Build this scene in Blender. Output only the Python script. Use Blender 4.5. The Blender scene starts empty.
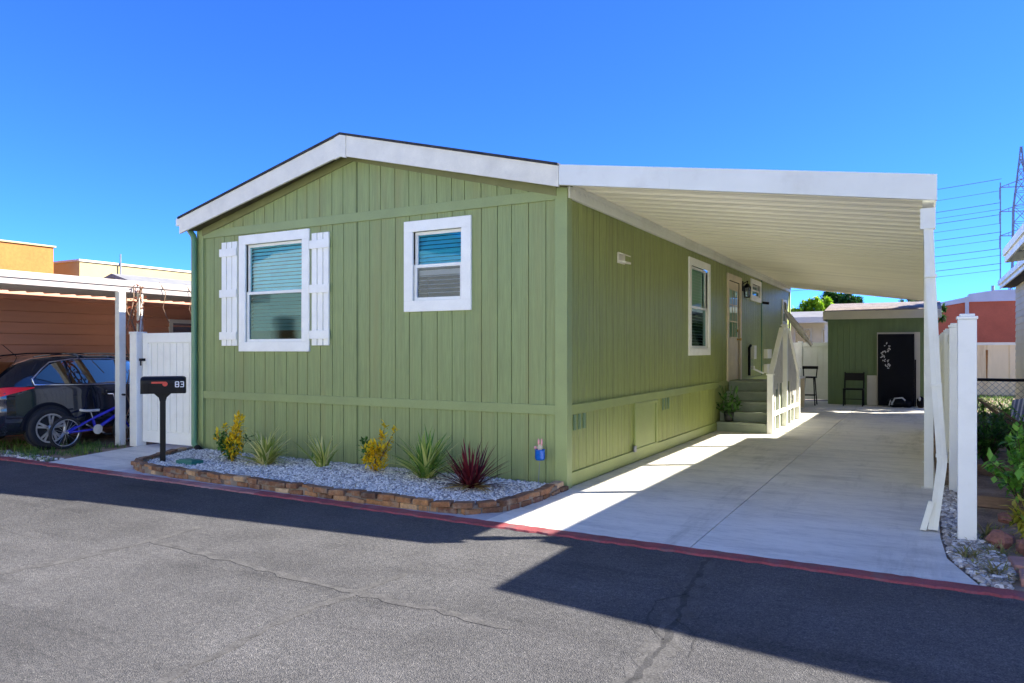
import bpy, math, random
from mathutils import Vector, Matrix
R = random.Random(7)
S = bpy.context.scene
COL = S.collection
rad = math.radians

# ------------------------------------------------------------------ mesh builder
class MB:
    def __init__(s): s.v = []; s.f = []; s.sm = []
    def face(s, pts, smooth=False):
        n = len(s.v); s.v += [tuple(p) for p in pts]
        s.f.append(tuple(range(n, n + len(pts)))); s.sm.append(smooth)
    def grid(s, rows, closed=False, smooth=True):
        n = len(s.v); w = len(rows[0])
        for r in rows: s.v += [tuple(p) for p in r]
        for i in range(len(rows) - 1):
            for j in range(w if closed else w - 1):
                k = (j + 1) % w
                s.f.append((n + i*w + j, n + i*w + k, n + (i+1)*w + k, n + (i+1)*w + j)); s.sm.append(smooth)
        return s
    def box(s, x0, y0, z0, x1, y1, z1):
        if x0 > x1: x0, x1 = x1, x0
        if y0 > y1: y0, y1 = y1, y0
        if z0 > z1: z0, z1 = z1, z0
        n = len(s.v)
        s.v += [(x, y, z) for z in (z0, z1) for y in (y0, y1) for x in (x0, x1)]
        for f in ((0,2,3,1),(4,5,7,6),(0,1,5,4),(2,6,7,3),(0,4,6,2),(1,3,7,5)):
            s.f.append(tuple(n + i for i in f)); s.sm.append(False)
        return s
    def obox(s, c, ax, ay, az):          # oriented box, half-axis vectors
        c = Vector(c); ax, ay, az = Vector(ax), Vector(ay), Vector(az); n = len(s.v)
        if ax.cross(ay).dot(az) < 0: ax = -ax
        s.v += [tuple(c + i*ax + j*ay + k*az) for k in (-1, 1) for j in (-1, 1) for i in (-1, 1)]
        for f in ((0,2,3,1),(4,5,7,6),(0,1,5,4),(2,6,7,3),(0,4,6,2),(1,3,7,5)):
            s.f.append(tuple(n + i for i in f)); s.sm.append(False)
        return s
    def bar(s, a, b, w, h, up=(0, 0, 1)):
        a, b = Vector(a), Vector(b); d = b - a; u = Vector(up)
        if abs(d.normalized().dot(u)) > .98: u = Vector((0, 1, 0))
        r = d.cross(u).normalized(); u = r.cross(d).normalized()
        return s.obox((a + b)/2, d/2, r*w/2, u*h/2)
    def prism(s, poly, z0, z1):
        n = len(poly); a = sum(poly[i][0]*poly[(i+1) % n][1] - poly[(i+1) % n][0]*poly[i][1] for i in range(n))
        if a < 0: poly = poly[::-1]
        s.face([(x, y, z1) for x, y in poly]); s.face([(x, y, z0) for x, y in poly[::-1]])
        for i in range(n):
            (x0, y0), (x1, y1) = poly[i], poly[(i+1) % n]
            s.face([(x0, y0, z0), (x1, y1, z0), (x1, y1, z1), (x0, y0, z1)])
        return s
    def extr(s, pts, off):               # extrude planar 3d polygon by vector
        off = Vector(off); P = [Vector(p) for p in pts]; Q = [p + off for p in P]; n = len(P)
        s.face(P); s.face(Q[::-1])
        for i in range(n): s.face([P[i], Q[i], Q[(i+1) % n], P[(i+1) % n]])
        return s
    def tube(s, pts, r, seg=8, cap=True):
        P = [Vector(p) for p in pts]; rows = []
        rs = r if isinstance(r, (list, tuple)) else [r]*len(P)
        ref = None
        for i, p in enumerate(P):
            t = (P[min(i+1, len(P)-1)] - P[max(i-1, 0)]).normalized()
            if ref is None:
                ref = Vector((0, 0, 1)) if abs(t.z) < .9 else Vector((0, 1, 0))
            a = t.cross(ref).normalized(); b = a.cross(t).normalized(); ref = b
            rows.append([p + (a*math.cos(q) + b*math.sin(q))*rs[i] for q in [2*math.pi*k/seg for k in range(seg)]])
        s.grid(rows, closed=True)
        if cap: s.face(rows[0]); s.face(rows[-1][::-1])
        return s
    def lathe(s, prof, c, axis='z', seg=24, smooth=True):   # prof: (r, h)
        c = Vector(c); rows = []
        for r, h in prof:
            row = []
            for k in range(seg):
                q = 2*math.pi*k/seg; u, v = r*math.cos(q), r*math.sin(q)
                row.append(c + (Vector((u, v, h)) if axis == 'z' else Vector((h, u, v)) if axis == 'x' else Vector((u, h, v))))
            rows.append(row)
        return s.grid(rows, closed=True, smooth=smooth)
    def blob(s, c, rx, ry, rz, seg=10, ring=6, jit=0):
        c = Vector(c); rows = []
        for i in range(ring + 1):
            t = math.pi*i/ring
            rows.append([c + Vector((rx*math.sin(t)*math.cos(2*math.pi*k/seg), ry*math.sin(t)*math.sin(2*math.pi*k/seg), rz*math.cos(t)))*(1 + jit*(R.random()-.5)) for k in range(seg)])
        return s.grid(rows, closed=True)

def link(o): COL.objects.link(o); return o
def meta(o, label=None, cat=None, group=None, kind=None):
    if label: o['label'] = label
    if cat: o['category'] = cat
    if group: o['group'] = group
    if kind: o['kind'] = kind
    return o
def root(name, loc, label, cat, group=None):
    o = bpy.data.objects.new(name, None); o.empty_display_size = .2; o.location = loc; link(o)
    return meta(o, label, cat, group)
def wloc(o):
    l = Vector((0, 0, 0))
    while o: l += o.location; o = o.parent
    return l
def build(name, mb, mat, parent=None, bevel=0, loc=None):
    """mesh built in world coordinates; parent (or loc) gives the origin"""
    off = wloc(parent) if parent else Vector(loc) if loc else Vector((0, 0, 0))
    me = bpy.data.meshes.new(name)
    me.from_pydata([tuple(Vector(v) - off) for v in mb.v], [], mb.f)
    me.polygons.foreach_set('use_smooth', mb.sm); me.materials.append(mat); me.update()
    o = bpy.data.objects.new(name, me); link(o)
    if parent: o.parent = parent
    elif loc: o.location = loc
    if bevel:
        m = o.modifiers.new('bevel', 'BEVEL'); m.width = bevel; m.segments = 2; m.limit_method = 'ANGLE'; m.angle_limit = rad(40)
    return o
def struct(name, mb, mat): return meta(build(name, mb, mat), kind='structure')
def copy_tree(o, parent=None):
    c = o.copy(); COL.objects.link(c)
    if parent: c.parent = parent
    for ch in list(o.children): copy_tree(ch, c)
    return c

# ------------------------------------------------------------------ materials
def nodes(name):
    m = bpy.data.materials.new(name); m.use_nodes = True
    nt = m.node_tree; nt.nodes.clear()
    return m, nt, nt.nodes.new, nt.links.new
def mat(name, col, rough=.6, var=.12, scale=3., stretch=(1, 1, 1), bump=0., bscale=60., metal=0., spec=.5, fine=0., fscale=120., dirt=None, dscale=1.2, damt=.5, coat=0., island=None):
    """principled with two octaves of colour variation, optional dirt blotches, bump, per-island colour ramp"""
    m, nt, N, L = nodes(name)
    out = N('ShaderNodeOutputMaterial'); b = N('ShaderNodeBsdfPrincipled'); L(b.outputs[0], out.inputs[0])
    b.inputs['Roughness'].default_value = rough; b.inputs['Metallic'].default_value = metal
    b.inputs['Specular IOR Level'].default_value = spec; b.inputs['Coat Weight'].default_value = coat
    tc = N('ShaderNodeTexCoord'); mp = N('ShaderNodeMapping'); mp.inputs['Scale'].default_value = stretch
    L(tc.outputs['Object'], mp.inputs[0])
    def noise(sc, det=5, rgh=.6):
        n = N('ShaderNodeTexNoise'); n.inputs['Scale'].default_value = sc; n.inputs['Detail'].default_value = det; n.inputs['Roughness'].default_value = rgh
        L(mp.outputs[0], n.inputs['Vector']); return n.outputs['Fac']
    def mapr(v, a, c, lo=.3, hi=.7):
        r = N('ShaderNodeMapRange'); L(v, r.inputs[0])
        for i, x in enumerate((lo, hi, a, c)): r.inputs[i+1].default_value = x
        return r.outputs[0]
    if island:
        g = N('ShaderNodeNewGeometry'); cr = N('ShaderNodeValToRGB'); L(g.outputs['Random Per Island'], cr.inputs[0])
        e = cr.color_ramp.elements
        for i, (p, c) in enumerate(island):
            el = e[i] if i < 2 else e.new(p)
            el.position = p; el.color = (*c, 1)
        colout = cr.outputs[0]
    else:
        rgb = N('ShaderNodeRGB'); rgb.outputs[0].default_value = (*col, 1); colout = rgb.outputs[0]
    def mul(c, v):
        x = N('ShaderNodeMix'); x.data_type = 'RGBA'; x.blend_type = 'MULTIPLY'; x.inputs[0].default_value = 1
        L(c, x.inputs[6]); L(v, x.inputs[7]); return x.outputs[2]
    if var: colout = mul(colout, mapr(noise(scale), 1-var, 1+var))
    if fine: colout = mul(colout, mapr(noise(fscale, 2), 1-fine, 1+fine))
    if dirt:
        x = N('ShaderNodeMix'); x.data_type = 'RGBA'; L(mapr(noise(dscale, 7, .65), 0, damt, .5, .72), x.inputs[0])
        L(colout, x.inputs[6]); x.inputs[7].default_value = (*dirt, 1); colout = x.outputs[2]
    L(colout, b.inputs['Base Color'])
    if bump:
        bp = N('ShaderNodeBump'); bp.inputs['Strength'].default_value = bump; bp.inputs['Distance'].default_value = .01
        L(noise(bscale, 4), bp.inputs['Height']); L(bp.outputs[0], b.inputs['Normal'])
    return m
def leafmat(name, ramp, trans=.35, rough=.5):
    m, nt, N, L = nodes(name)
    out = N('ShaderNodeOutputMaterial'); b = N('ShaderNodeBsdfPrincipled'); t = N('ShaderNodeBsdfTranslucent'); mx = N('ShaderNodeMixShader')
    g = N('ShaderNodeNewGeometry'); cr = N('ShaderNodeValToRGB'); L(g.outputs['Random Per Island'], cr.inputs[0]); e = cr.color_ramp.elements
    for i, (p, c) in enumerate(ramp):
        el = e[i] if i < 2 else e.new(p)
        el.position = p; el.color = (*c, 1)
    L(cr.outputs[0], b.inputs['Base Color']); L(cr.outputs[0], t.inputs[0]); b.inputs['Roughness'].default_value = rough
    mx.inputs[0].default_value = trans; L(b.outputs[0], mx.inputs[1]); L(t.outputs[0], mx.inputs[2]); L(mx.outputs[0], out.inputs[0])
    return m
def glassmat(name, tint=(1, 1, 1), refl=.3, gcol=(.8, .92, 1), rough=.02):
    """window pane: fresnel reflection over a tinted see-through pane"""
    m, nt, N, L = nodes(name)
    out = N('ShaderNodeOutputMaterial'); tr = N('ShaderNodeBsdfTransparent'); gl = N('ShaderNodeBsdfGlossy'); mx = N('ShaderNodeMixShader')
    tr.inputs[0].default_value = (*tint, 1); gl.inputs[0].default_value = (*gcol, 1); gl.inputs['Roughness'].default_value = rough
    fr = N('ShaderNodeFresnel'); fr.inputs[0].default_value = 1.5; mr = N('ShaderNodeMapRange')
    L(fr.outputs[0], mr.inputs[0]); mr.inputs[3].default_value = refl; mr.inputs[4].default_value = 1
    tc = N('ShaderNodeTexCoord'); n = N('ShaderNodeTexNoise'); n.inputs['Scale'].default_value = 1.6; L(tc.outputs['Object'], n.inputs['Vector'])
    bp = N('ShaderNodeBump'); bp.inputs['Strength'].default_value = .06; bp.inputs['Distance'].default_value = .05; L(n.outputs[0], bp.inputs['Height']); L(bp.outputs[0], gl.inputs['Normal'])
    L(mr.outputs[0], mx.inputs[0]); L(tr.outputs[0], mx.inputs[1]); L(gl.outputs[0], mx.inputs[2]); L(mx.outputs[0], out.inputs[0])
    return m

GREEN = (.44, .575, .235)
M = {}
M['green'] = mat('green_siding_paint', (.276, .338, .13), .6, .12, 2.2, (13, 13, .45), bump=.5, bscale=30, fine=.11, fscale=9, dirt=(.285, .295, .11), dscale=.35, damt=.7)
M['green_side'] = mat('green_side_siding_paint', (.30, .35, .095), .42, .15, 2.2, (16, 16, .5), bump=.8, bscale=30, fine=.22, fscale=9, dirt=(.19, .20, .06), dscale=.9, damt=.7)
M['green_trim'] = mat('green_trim_paint', (.275, .338, .13), .5, .07, 3, bump=.15, bscale=40, fine=.05)
M['green_pipe'] = mat('green_downspout_paint', (.12, .26, .13), .35, .08, 3)
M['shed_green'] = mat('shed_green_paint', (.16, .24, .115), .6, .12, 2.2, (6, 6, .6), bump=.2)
M['step_green'] = mat('step_green_paint', (.23, .27, .19), .6, .15, 4, bump=.1, dirt=(.3, .3, .25), dscale=3, damt=.4)
M['white'] = mat('white_paint', (.93, .93, .85), .5, .05, 4, bump=.06, fine=.03)
M['vinyl'] = mat('white_vinyl', (.86, .87, .81), .35, .04, 2, dirt=(.68, .68, .62), dscale=2.5, damt=.5)
M['alum'] = mat('white_enamelled_aluminium', (.77, .78, .70), .38, .05, 2, dirt=(.60, .58, .50), dscale=2.2, damt=.55)
M['pan'] = mat('roof_pan_aluminium', (.90, .86, .69), .33, .07, 1.5, (.25, 3, 1), dirt=(.70, .65, .53), dscale=1.1, damt=.4)
M['fascia'] = mat('fascia_board_paint', (.80, .76, .62), .5, .08, 4, bump=.2, fine=.06, dirt=(.58, .55, .46), dscale=2.5, damt=.5)
M['shingle'] = mat('dark_shingles', (.035, .035, .04), .9, .4, 8, bump=.6, fine=.3)
M['shingle_tan'] = mat('tan_shingles', (.24, .20, .175), .9, .3, 5, bump=.6, fine=.3, fscale=40)
M['asphalt'] = None
M['concrete'] = mat('driveway_concrete', (.72, .67, .575), .85, .2, 1.1, bump=.15, bscale=120, fine=.07, fscale=170, dirt=(.44, .42, .39), dscale=.7, damt=.75)
M['concrete_pale'] = mat('pale_concrete', (.50, .49, .48), .85, .2, 3, bump=.25, bscale=90, fine=.1, dirt=(.25, .22, .2), dscale=2.5, damt=.5)
M['redcurb'] = mat('red_curb_paint', (.27, .055, .06), .75, .3, 4, bump=.3, bscale=70, fine=.15, fscale=60, dirt=(.16, .12, .12), dscale=5, damt=.9)
M['wornred'] = mat('worn_red_curb_paint', (.33, .14, .13), .8, .3, 4, bump=.3, bscale=70, fine=.15, fscale=60, dirt=(.34, .31, .29), dscale=2.2, damt=.95)
M['awning'] = mat('awning_paint', (.38, .34, .325), .45, .06, 2)
M['railwhite'] = mat('weathered_white_railing', (.56, .54, .47), .6, .1, 6, bump=.1, dirt=(.4, .37, .3), dscale=4, damt=.5)
M['soffit'] = mat('shaded_brown_soffit', (.10, .085, .035), .7, .2, 4)  # brownish boards, with the shade under the gable mixed into the colour
M['rake'] = mat('shaded_rake_trim', (.19, .20, .075), .6, .12, 4)  # olive trim painted darker to stand for the eave's shade
M['seam'] = mat('dark_green_seam', (.09, .13, .05), .8, .2, 4)
M['glass_clear'] = glassmat('clear_window_glass', (.62, .68, .78), .03, (.8, .9, 1))
M['side_trim'] = mat('side_wall_trim_paint', (.27, .325, .10), .5, .1, 3, bump=.15, bscale=40, fine=.06)
M['soil'] = mat('garden_soil', (.24, .165, .11), .95, .4, 3, bump=.9, bscale=25, fine=.3, fscale=60, dirt=(.38, .31, .23), dscale=3, damt=.6)
M['earth'] = mat('dry_earth', (.2, .17, .13), .95, .3, .3, bump=.5, fine=.2)
M['gravelbase'] = mat('gravel_bed_base', (.42, .42, .43), .95, .3, 20, bump=.8, bscale=80)
M['stone'] = mat('white_gravel_stones', (.6, .6, .6), .8, .1, 30, island=[(0, (.26, .25, .24)), (.3, (.52, .51, .47)), (.7, (.76, .74, .68)), (1, (.88, .86, .79))])
M['stone2'] = mat('grey_gravel_stones', (.4, .4, .4), .85, .1, 30, island=[(0, (.20, .17, .14)), (.4, (.42, .39, .35)), (.8, (.62, .59, .54)), (1, (.82, .80, .75))])
M['brick'] = mat('old_edging_bricks', (.3, .15, .08), .9, .35, 14, bump=.7, bscale=45, fine=.2, fscale=70, island=[(0, (.10, .05, .03)), (.25, (.22, .10, .045)), (.5, (.34, .17, .07)), (.7, (.15, .065, .04)), (.88, (.42, .24, .11)), (1, (.5, .36, .22))], dirt=(.34, .29, .22), dscale=9, damt=.7)
M['mortar'] = mat('edging_mortar', (.2, .165, .13), .95, .3, 10, bump=.7, bscale=50)
M['black'] = mat('black_metal', (.006, .006, .007), .5, .1, 3, spec=.25)
M['matblack'] = mat('matt_black', (.005, .006, .011), .7, .2, 3, spec=.2)
M['rubber'] = mat('tyre_rubber', (.018, .018, .02), .8, .2, 10, bump=.3)
M['dark'] = mat('dark_interior', (.02, .02, .022), .9, .1, 2)
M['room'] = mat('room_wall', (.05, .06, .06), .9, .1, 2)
M['blind'] = mat('white_blind_slats', (.75, .78, .8), .5, .03, 3)
M['blind_sky_tint'] = mat('sky_tinted_blind', (.60, .88, 1.0), .5, .03, 3)  # white slats, the sky's reflected cyan mixed into their colour
M['shade_green'] = mat('green_window_shade', (.25, .55, .30), .6, .05, 3)
M['glass'] = glassmat('window_glass', (.55, .93, .95), .045, (.8, .95, .95))
M['glass_blue'] = glassmat('blue_window_glass', (.22, .80, 1), .04, (.3, .7, 1))
M['screen'] = glassmat('insect_screen', (.20, .38, .38), .05, (.5, .8, .8), .06)
M['carglass'] = glassmat('car_glass', (.10, .10, .10), .09, (1, .88, .7))
M['carpaint'] = mat('black_car_paint', (.014, .018, .028), .08, .05, 2, coat=1., spec=.6)
M['chrome'] = mat('chrome', (.75, .75, .78), .15, .03, 3, metal=1)
M['alloy'] = mat('alloy_rim', (.55, .55, .57), .3, .05, 5, metal=.9)
M['tail'] = mat('red_tail_lens', (.85, .012, .02), .3, .1, 6, spec=.3)
M['bikeblue'] = mat('blue_bike_paint', (.02, .02, .42), .25, .05, 3, coat=.6)
M['brown'] = mat('brown_lap_siding', (.50, .225, .135), .65, .1, 1.5, (1, .4, 4), bump=.15)
M['roofgrey'] = mat('grey_roofing', (.2, .2, .2), .9, .15, 3, bump=.3)
M['tanroof'] = mat('pale_metal_roof', (.6, .6, .6), .5, .1, 1)
M['orange'] = mat('orange_stucco', (.40, .155, .035), .9, .1, .8, bump=.4, bscale=12, fine=.1, fscale=8, dirt=(.36, .16, .04), dscale=.4, damt=.5)
M['cream'] = mat('cream_stucco', (.46, .36, .17), .9, .08, .8, bump=.3)
M['redwall'] = mat('red_brown_wall', (.56, .135, .06), .85, .1, 1.2, bump=.2, fine=.05, fscale=12)
M['beigewall'] = mat('beige_rusty_wall', (.84, .72, .48), .85, .1, 1.2, (2, 2, .3), bump=.2, dirt=(.40, .22, .08), dscale=1.3, damt=.55)
M['beigesiding'] = mat('pale_beige_siding', (.66, .60, .48), .7, .08, 1.5, bump=.1)
M['rust'] = mat('rust_streak', (.33, .15, .04), .9, .4, 6)
M['steel'] = mat('galvanised_steel', (.26, .28, .31), .5, .2, 3, metal=.4)
M['wire'] = mat('aerial_wire', (.10, .16, .26), .6, 0, 1)
M['wood'] = mat('weathered_timber', (.22, .14, .09), .85, .3, 6, (1, 8, 8), bump=.5)
M['creamwood'] = mat('cream_painted_timber', (.72, .62, .44), .6, .08, 4, bump=.1)
M['rock'] = mat('reddish_rock', (.27, .12, .085), .9, .35, 8, bump=.8, bscale=20, fine=.2, fscale=50)
M['paver'] = mat('pink_paver', (.40, .21, .17), .9, .2, 8, bump=.5, bscale=40)
M['bark'] = mat('bark', (.11, .075, .05), .95, .3, 8, bump=.8, bscale=20)
M['greenbox'] = mat('green_plastic_lid', (.02, .16, .12), .5, .1, 8)
M['bluedeco'] = mat('blue_glazed_ornament', (.01, .13, .55), .25, .2, 30)
M['pinkdeco'] = mat('pink_ornament_paint', (.75, .35, .35), .5, .2, 20)
M['yellowdeco'] = mat('cream_ornament_paint', (.7, .6, .4), .5, .2, 20)
M['redflag'] = mat('red_flag_plastic', (.65, .05, .03), .4, .05, 3)
M['numwhite'] = mat('white_number_sticker', (.8, .8, .8), .5, .05, 3)
M['silver'] = mat('silver_floral_print', (.55, .56, .6), .4, .1, 20)
M['offwhite'] = mat('off_white_board', (.62, .60, .54), .6, .05, 3)
M['brass'] = mat('brass', (.6, .4, .15), .3, .05, 3, metal=1)
M['lampglass'] = glassmat('lamp_glass', (.5, .5, .5), .2)
M['stripe_blue'] = mat('blue_grey_cushion', (.20, .24, .32), .8, .1, 6, bump=.2)
M['stripe_white'] = mat('white_cushion_stripe', (.72, .72, .74), .8, .05, 6)
M['terracotta'] = mat('dark_plant_pot', (.03, .03, .03), .5, .1, 6)
M['cloth'] = mat('pale_cloth', (.7, .66, .6), .9, .1, 6, bump=.3)
L_green = leafmat('green_leaves', [(0, (.025, .085, .012)), (.5, (.06, .19, .022)), (1, (.14, .32, .05))])
L_yel = leafmat('yellow_leaves', [(0, (.62, .36, .005)), (.4, (.9, .62, .008)), (.9, (.95, .78, .04)), (1, (.35, .4, .03))], .45)
L_var = leafmat('variegated_blades', [(0, (.20, .30, .05)), (.4, (.45, .50, .10)), (.75, (.75, .72, .25)), (1, (.85, .80, .45))])
L_green2 = leafmat('mid_green_blades', [(0, (.07, .22, .03)), (.45, (.26, .42, .07)), (.75, (.62, .66, .16)), (1, (.8, .78, .35))])
L_red = leafmat('burgundy_blades', [(0, (.05, .006, .012)), (.6, (.15, .014, .026)), (1, (.30, .04, .05))])
L_tanb = leafmat('tan_lower_blades', [(0, (.4, .27, .07)), (1, (.7, .52, .18))])
L_bright = leafmat('bright_tree_leaves', [(0, (.14, .32, .012)), (.6, (.30, .52, .02)), (1, (.5, .65, .05))])
L_dark = leafmat('dark_tree_leaves', [(0, (.012, .05, .01)), (.6, (.03, .11, .02)), (1, (.07, .2, .03))])
L_gar = leafmat('garden_leaves', [(0, (.07, .22, .02)), (.5, (.17, .44, .05)), (1, (.34, .65, .12))])
L_yg = leafmat('yellow_green_leaves', [(0, (.16, .25, .02)), (.5, (.45, .42, .03)), (1, (.65, .55, .08))])
L_dry = leafmat('dry_weeds', [(0, (.18, .15, .05)), (.5, (.35, .28, .10)), (1, (.2, .25, .06))])
L_grass = leafmat('short_grass', [(0, (.03, .10, .015)), (.5, (.10, .22, .03)), (1, (.22, .30, .06))])
L_orange = leafmat('dry_orange_leaves', [(0, (.35, .09, .04)), (1, (.5, .2, .1))])

def asphalt():
    m, nt, N, L = nodes('worn_asphalt')
    out = N('ShaderNodeOutputMaterial'); b = N('ShaderNodeBsdfPrincipled'); L(b.outputs[0], out.inputs[0]); b.inputs['Roughness'].default_value = .85
    b.inputs['Specular IOR Level'].default_value = .3
    tc = N('ShaderNodeTexCoord')
    def noise(sc, det=4, st=(1, 1, 1), r=.6):
        mp = N('ShaderNodeMapping'); mp.inputs['Scale'].default_value = st; L(tc.outputs['Object'], mp.inputs[0])
        n = N('ShaderNodeTexNoise'); n.inputs['Scale'].default_value = sc; n.inputs['Detail'].default_value = det; n.inputs['Roughness'].default_value = r; L(mp.outputs[0], n.inputs['Vector']); return n.outputs['Fac']
    def ramp(v, pts):
        cr = N('ShaderNodeValToRGB'); L(v, cr.inputs[0]); e = cr.color_ramp.elements
        for i, (p, c) in enumerate(pts):
            el = e[i] if i < 2 else e.new(p)
            el.position = p; el.color = (c, c, c, 1) if not isinstance(c, tuple) else (*c, 1)
        return cr.outputs[0]
    def mul(c, v):
        x = N('ShaderNodeMix'); x.data_type = 'RGBA'; x.blend_type = 'MULTIPLY'; x.inputs[0].default_value = 1; L(c, x.inputs[6]); L(v, x.inputs[7]); return x.outputs[2]
    vo = N('ShaderNodeTexVoronoi'); vo.inputs['Scale'].default_value = 165; L(tc.outputs['Object'], vo.inputs['Vector'])
    agg = ramp(vo.outputs['Color'], [(0, (.044, .046, .050)), (.5, (.103, .101, .101)), (.85, (.15, .142, .135)), (1, (.25, .24, .23))])
    c = mul(agg, ramp(noise(.35, 6, (1, .6, 1)), [(.3, .62), (.7, 1.02)]))
    c = mul(c, ramp(noise(2.2, 5), [(.3, .82), (.7, 1.14)]))
    c = mul(c, ramp(noise(28, 3), [(.3, .78), (.7, 1.2)]))
    c = mul(c, ramp(noise(.9, 8, (.35, 2.2, 1), .7), [(.34, .72), (.46, 1.0)]))
    c = mul(c, ramp(noise(1., 4, (.07, .75, 1)), [(.35, .84), (.62, 1.1)]))
    c = mul(c, ramp(noise(3.2, 10, (1, 1, 1), .8), [(.30, .55), (.36, 1.0)]))
    L(c, b.inputs['Base Color'])
    bp = N('ShaderNodeBump'); bp.inputs['Strength'].default_value = .7; bp.inputs['Distance'].default_value = .006
    L(vo.outputs['Distance'], bp.inputs['Height']); L(bp.outputs[0], b.inputs['Normal'])
    return m
def concrete():
    m, nt, N, L = nodes('trowelled_driveway_concrete')
    out = N('ShaderNodeOutputMaterial'); b = N('ShaderNodeBsdfPrincipled'); L(b.outputs[0], out.inputs[0]); b.inputs['Roughness'].default_value = .8; b.inputs['Specular IOR Level'].default_value = .35
    tc = N('ShaderNodeTexCoord')
    def noise(sc, det=5, st=(1, 1, 1), r=.6, rot=0):
        mp = N('ShaderNodeMapping'); mp.inputs['Scale'].default_value = st; mp.inputs['Rotation'].default_value = (0, 0, rot); L(tc.outputs['Object'], mp.inputs[0])
        n = N('ShaderNodeTexNoise'); n.inputs['Scale'].default_value = sc; n.inputs['Detail'].default_value = det; n.inputs['Roughness'].default_value = r; L(mp.outputs[0], n.inputs['Vector']); return n.outputs['Fac']
    rgb = N('ShaderNodeRGB'); rgb.outputs[0].default_value = (.82, .78, .68, 1); c = rgb.outputs[0]
    def lay(v, pts):
        nonlocal c
        cr = N('ShaderNodeValToRGB'); L(v, cr.inputs[0]); e = cr.color_ramp.elements
        for i, (p, q) in enumerate(pts):
            el = e[i] if i < 2 else e.new(p)
            el.position = p; el.color = (*q, 1) if isinstance(q, tuple) else (q, q, q, 1)
        x = N('ShaderNodeMix'); x.data_type = 'RGBA'; x.blend_type = 'MULTIPLY'; x.inputs[0].default_value = 1; L(c, x.inputs[6]); L(cr.outputs[0], x.inputs[7]); c = x.outputs[2]
    lay(noise(.6, 8, (1, .7, 1), .65), [(.33, (.80, .81, .83)), (.5, .98), (.68, 1.04)])
    lay(noise(2.4, 8, (.4, 1.6, 1), .7, .3), [(.34, .80), (.5, .97), (.7, 1.04)])
    lay(noise(7, 6, (1, 3, 1), .7, -.2), [(.36, .88), (.5, 1.0)])
    lay(noise(.9, 9, (1.6, .22, 1), .75), [(.34, (.76, .76, .74)), (.46, 1.0)])
    lay(noise(4.5, 10, (1, 1, 1), .8), [(.30, .78), (.36, 1.0)])
    lay(noise(160, 2), [(.3, .9), (.7, 1.06)])
    L(c, b.inputs['Base Color'])
    bp = N('ShaderNodeBump'); bp.inputs['Strength'].default_value = .25; bp.inputs['Distance'].default_value = .004; L(noise(45, 6, (1, 2, 1), .7), bp.inputs['Height']); L(bp.outputs[0], b.inputs['Normal'])
    return m
M['concrete'] = concrete()
M['asphalt'] = asphalt()
M['tar'] = mat('sealed_crack', (.035, .034, .034), .8, .4, 9, bump=.5, fine=.3, fscale=80)
M['tarfaint'] = mat('old_sealed_seam', (.072, .069, .066), .85, .4, 9, bump=.5, fine=.35, fscale=80)

# ------------------------------------------------------------------ world, sun, camera
SKY_G, SKY_S, EXPO = .93, .074, 2.05
SA, SB = 1.18, .77                                  # shadow offset per metre of height (towards -x, -y)
sd = Vector((SA, SB, 1)).normalized()
elev = math.asin(sd.z); azim = math.atan2(sd.x, sd.y)
w = bpy.data.worlds.new('World'); S.world = w; w.use_nodes = True
nt = w.node_tree; nt.nodes.clear()
sky = nt.nodes.new('ShaderNodeTexSky'); sky.sky_type = 'NISHITA'; sky.sun_disc = False
sky.sun_elevation = elev; sky.sun_rotation = azim; sky.air_density = .5; sky.dust_density = .05; sky.ozone_density = 10.0; sky.altitude = 50
gm = nt.nodes.new('ShaderNodeGamma'); gm.inputs[1].default_value = SKY_G      # deeper blue, as the photograph's clear sky
bg = nt.nodes.new('ShaderNodeBackground'); bg.inputs[1].default_value = SKY_S
wo = nt.nodes.new('ShaderNodeOutputWorld')
tn = nt.nodes.new('ShaderNodeMix'); tn.data_type = 'RGBA'; tn.blend_type = 'MULTIPLY'; tn.inputs[0].default_value = 1; tn.inputs[7].default_value = (.56, 1, 1.6, 1)
nt.links.new(sky.outputs[0], gm.inputs[0]); nt.links.new(gm.outputs[0], tn.inputs[6]); nt.links.new(tn.outputs[2], bg.inputs[0]); nt.links.new(bg.outputs[0], wo.inputs[0])
sl = bpy.data.lights.new('sun', 'SUN'); sl.energy = 4.2; sl.angle = rad(.5); sl.color = (1, .94, .84)
so = link(bpy.data.objects.new('sun', sl)); so.rotation_euler = sd.to_track_quat('Z', 'Y').to_euler(); so.location = (20, 12, 20)
cd = bpy.data.cameras.new('camera'); cam = link(bpy.data.objects.new('camera', cd)); S.camera = cam
cam.location = (3.35, -7.15, 1.5); cam.rotation_euler = (rad(90), 0, rad(29.3))
cd.sensor_width = 36; cd.lens = 735/1024*36; cd.shift_y = 8.5/1024; cd.clip_end = 3000; cd.clip_start = .05
S.view_settings.view_transform = 'Standard'; S.view_settings.look = 'None'; S.view_settings.exposure = EXPO; S.view_settings.gamma = 1
S.view_settings.use_curve_mapping = False
S.cycles.max_bounces = 12; S.cycles.diffuse_bounces = 8; S.cycles.transparent_max_bounces = 16

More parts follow.
